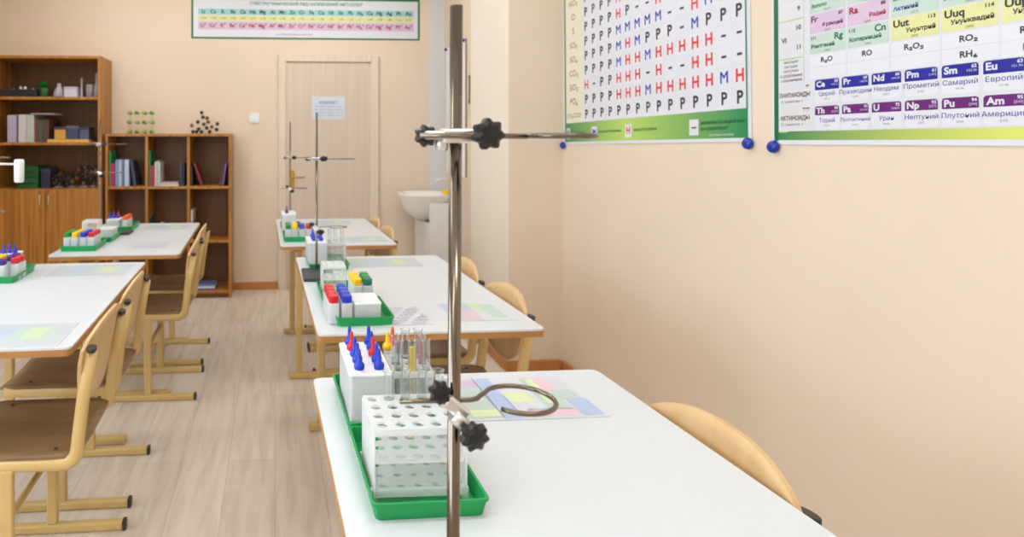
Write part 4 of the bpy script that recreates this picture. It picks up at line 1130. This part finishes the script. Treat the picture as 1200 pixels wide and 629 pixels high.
def blob(loc, label, n, ext, seed):
    rnd = random.Random(seed); at = []; bo = []
    for k in range(n):
        if k == 0: p = Vector((0, 0, .018))
        else:
            par = rnd.randrange(max(0, k-4), k); 
            for _ in range(30):
                dv = Vector((rnd.uniform(-1, 1), rnd.uniform(-.6, .6), rnd.uniform(-.4, 1))).normalized()*.045; p = at[par][0]+dv
                if p.z >= .018 and abs(p.x) < ext[0] and abs(p.y) < ext[1] and p.z < ext[2] and all((p-q_[0]).length > .032 for q_ in at): break
            p.z = max(p.z, .018); bo.append((par, k))
        at.append((p, .0175, mk_ if k % 5 else mr_))
    return molecule(loc, label, at, bo)
for k, (xx, n) in enumerate(((.50, 13), (.60, 14), (.70, 13), (.79, 10))):
    tr = thing('white_dish', ['white dish under the leftmost dark model', 'white dish under the second dark model', 'white dish under the third dark model', 'white dish under the rightmost dark model'][k]+' on the lowest open shelf', 'dish', (X+xx, y0+.08, zs), 0, 'white dishes under the models')
    bm = BM(); lathe(bm, [(0, 0), (.03, 0), (.042, .012), (.040, .013), (.028, .003), (0, .003)], 16); obj('dish', bm, mat('grey_dish', (176, 170, 190), .4), tr)
    blob((X+xx, y0+.08, zs+.0035), ['leftmost', 'second', 'third', 'rightmost'][k]+' dark ball-and-stick model on the lowest open shelf of the tall cabinet', n, (.045, .07, .17), 11+k)
# models on top of bookcase
at = []; bo = []; sp_ = .062
for i in range(4):
    for j in range(2):
        for k in range(3):
            at.append((Vector((i*sp_, j*.07, .0165+k*.08)), .016, mg_ if (i+j+k) % 2 else my_))
def ix(i, j, k): return (i*2+j)*3+k
for i in range(4):
    for j in range(2):
        for k in range(3):
            if i < 3: bo.append((ix(i, j, k), ix(i+1, j, k)))
            if j < 1: bo.append((ix(i, j, k), ix(i, j+1, k)))
            if k < 2 and i % 3 == 0: bo.append((ix(i, j, k), ix(i, j, k+1)))
molecule((-1.225, 5.14, BHH+.0008), 'green and yellow crystal lattice model on the low bookcase', at, bo)
pts = [(-.10, .0, .07), (-.09, .0, .015), (-.045, .02, .04), (-.02, -.01, .015), (.02, .0, .05), (.03, .02, .1), (-.01, .0, .14), (-.02, .0, .18), (-.05, 0, .1), (.045, 0, .015), (.06, .02, .06), (.10, 0, .035), (.105, .01, .085), (.0, -.02, .08), (-.06, .0, .015), (.02, .03, .135)]
at = [(Vector((a*1.05, b, c_)), .0165, mk_ if i % 5 else mr_) for i, (a, b, c_) in enumerate(pts)]
for i, a_ in enumerate(at): a_[0].z = max(.0167, a_[0].z)
bo = [(0, 2), (1, 2), (2, 3), (3, 4), (4, 5), (5, 6), (6, 7), (6, 8), (4, 9), (9, 10), (10, 11), (10, 12), (4, 13), (13, 8), (14, 3), (5, 15)]
molecule((-.60, 5.17, BHH+.0008), 'black ball-and-stick molecule model on the low bookcase', at, bo)

pin((XR, PY0-.018, 1.290), 'blue push pin at the lower far corner of the letter chart', 'x')
pin((XR, 2.0, 1.312), 'blue push pin at the lower near corner of the letter chart', 'x')
pin((XR, 1.893, 1.302), 'blue push pin at the lower left corner of the periodic table poster', 'x')
p_ = pin((XREC-.008, 4.72, 2.11), 'dark blue push pin at the near top corner of the tall white sheet', 'x')
p_ = pin((XREC-.008, 5.22, 2.11), 'dark blue push pin at the far top corner of the tall white sheet', 'x')

# unused prototypes
for dct in (dr, bt):
    for o in dct.values():
        if o.name not in _used and o.get('label', '') == '':
            for ch in list(o.children): bpy.data.objects.remove(ch)
            bpy.data.objects.remove(o)

# ================================================================== LIGHT, WORLD, CAMERA
wd = bpy.data.worlds.new('World'); bpy.context.scene.world = wd; wd.use_nodes = True
bg = wd.node_tree.nodes['Background']; bg.inputs[0].default_value = (.80, .90, 1.0, 1); bg.inputs[1].default_value = 6.5
cam = bpy.data.cameras.new('Camera'); co = bpy.data.objects.new('Camera', cam); C.objects.link(co)
cam.sensor_width = 36; cam.lens = F/1200*36
cam.shift_x = (600-PX0)/1200; cam.shift_y = -(314.5-HY)/1200
co.location = (0, 0, EYE); co.rotation_euler = (PI/2, 0, -YAW)
cam.clip_start = .02
cam.dof.use_dof = True; cam.dof.focus_distance = .85; cam.dof.aperture_fstop = 7
sc = bpy.context.scene; sc.camera = co
sc.view_settings.view_transform = 'Standard'; sc.view_settings.look = 'None'; sc.view_settings.gamma = 1; sc.view_settings.use_curve_mapping = False
sc.view_settings.exposure = .13
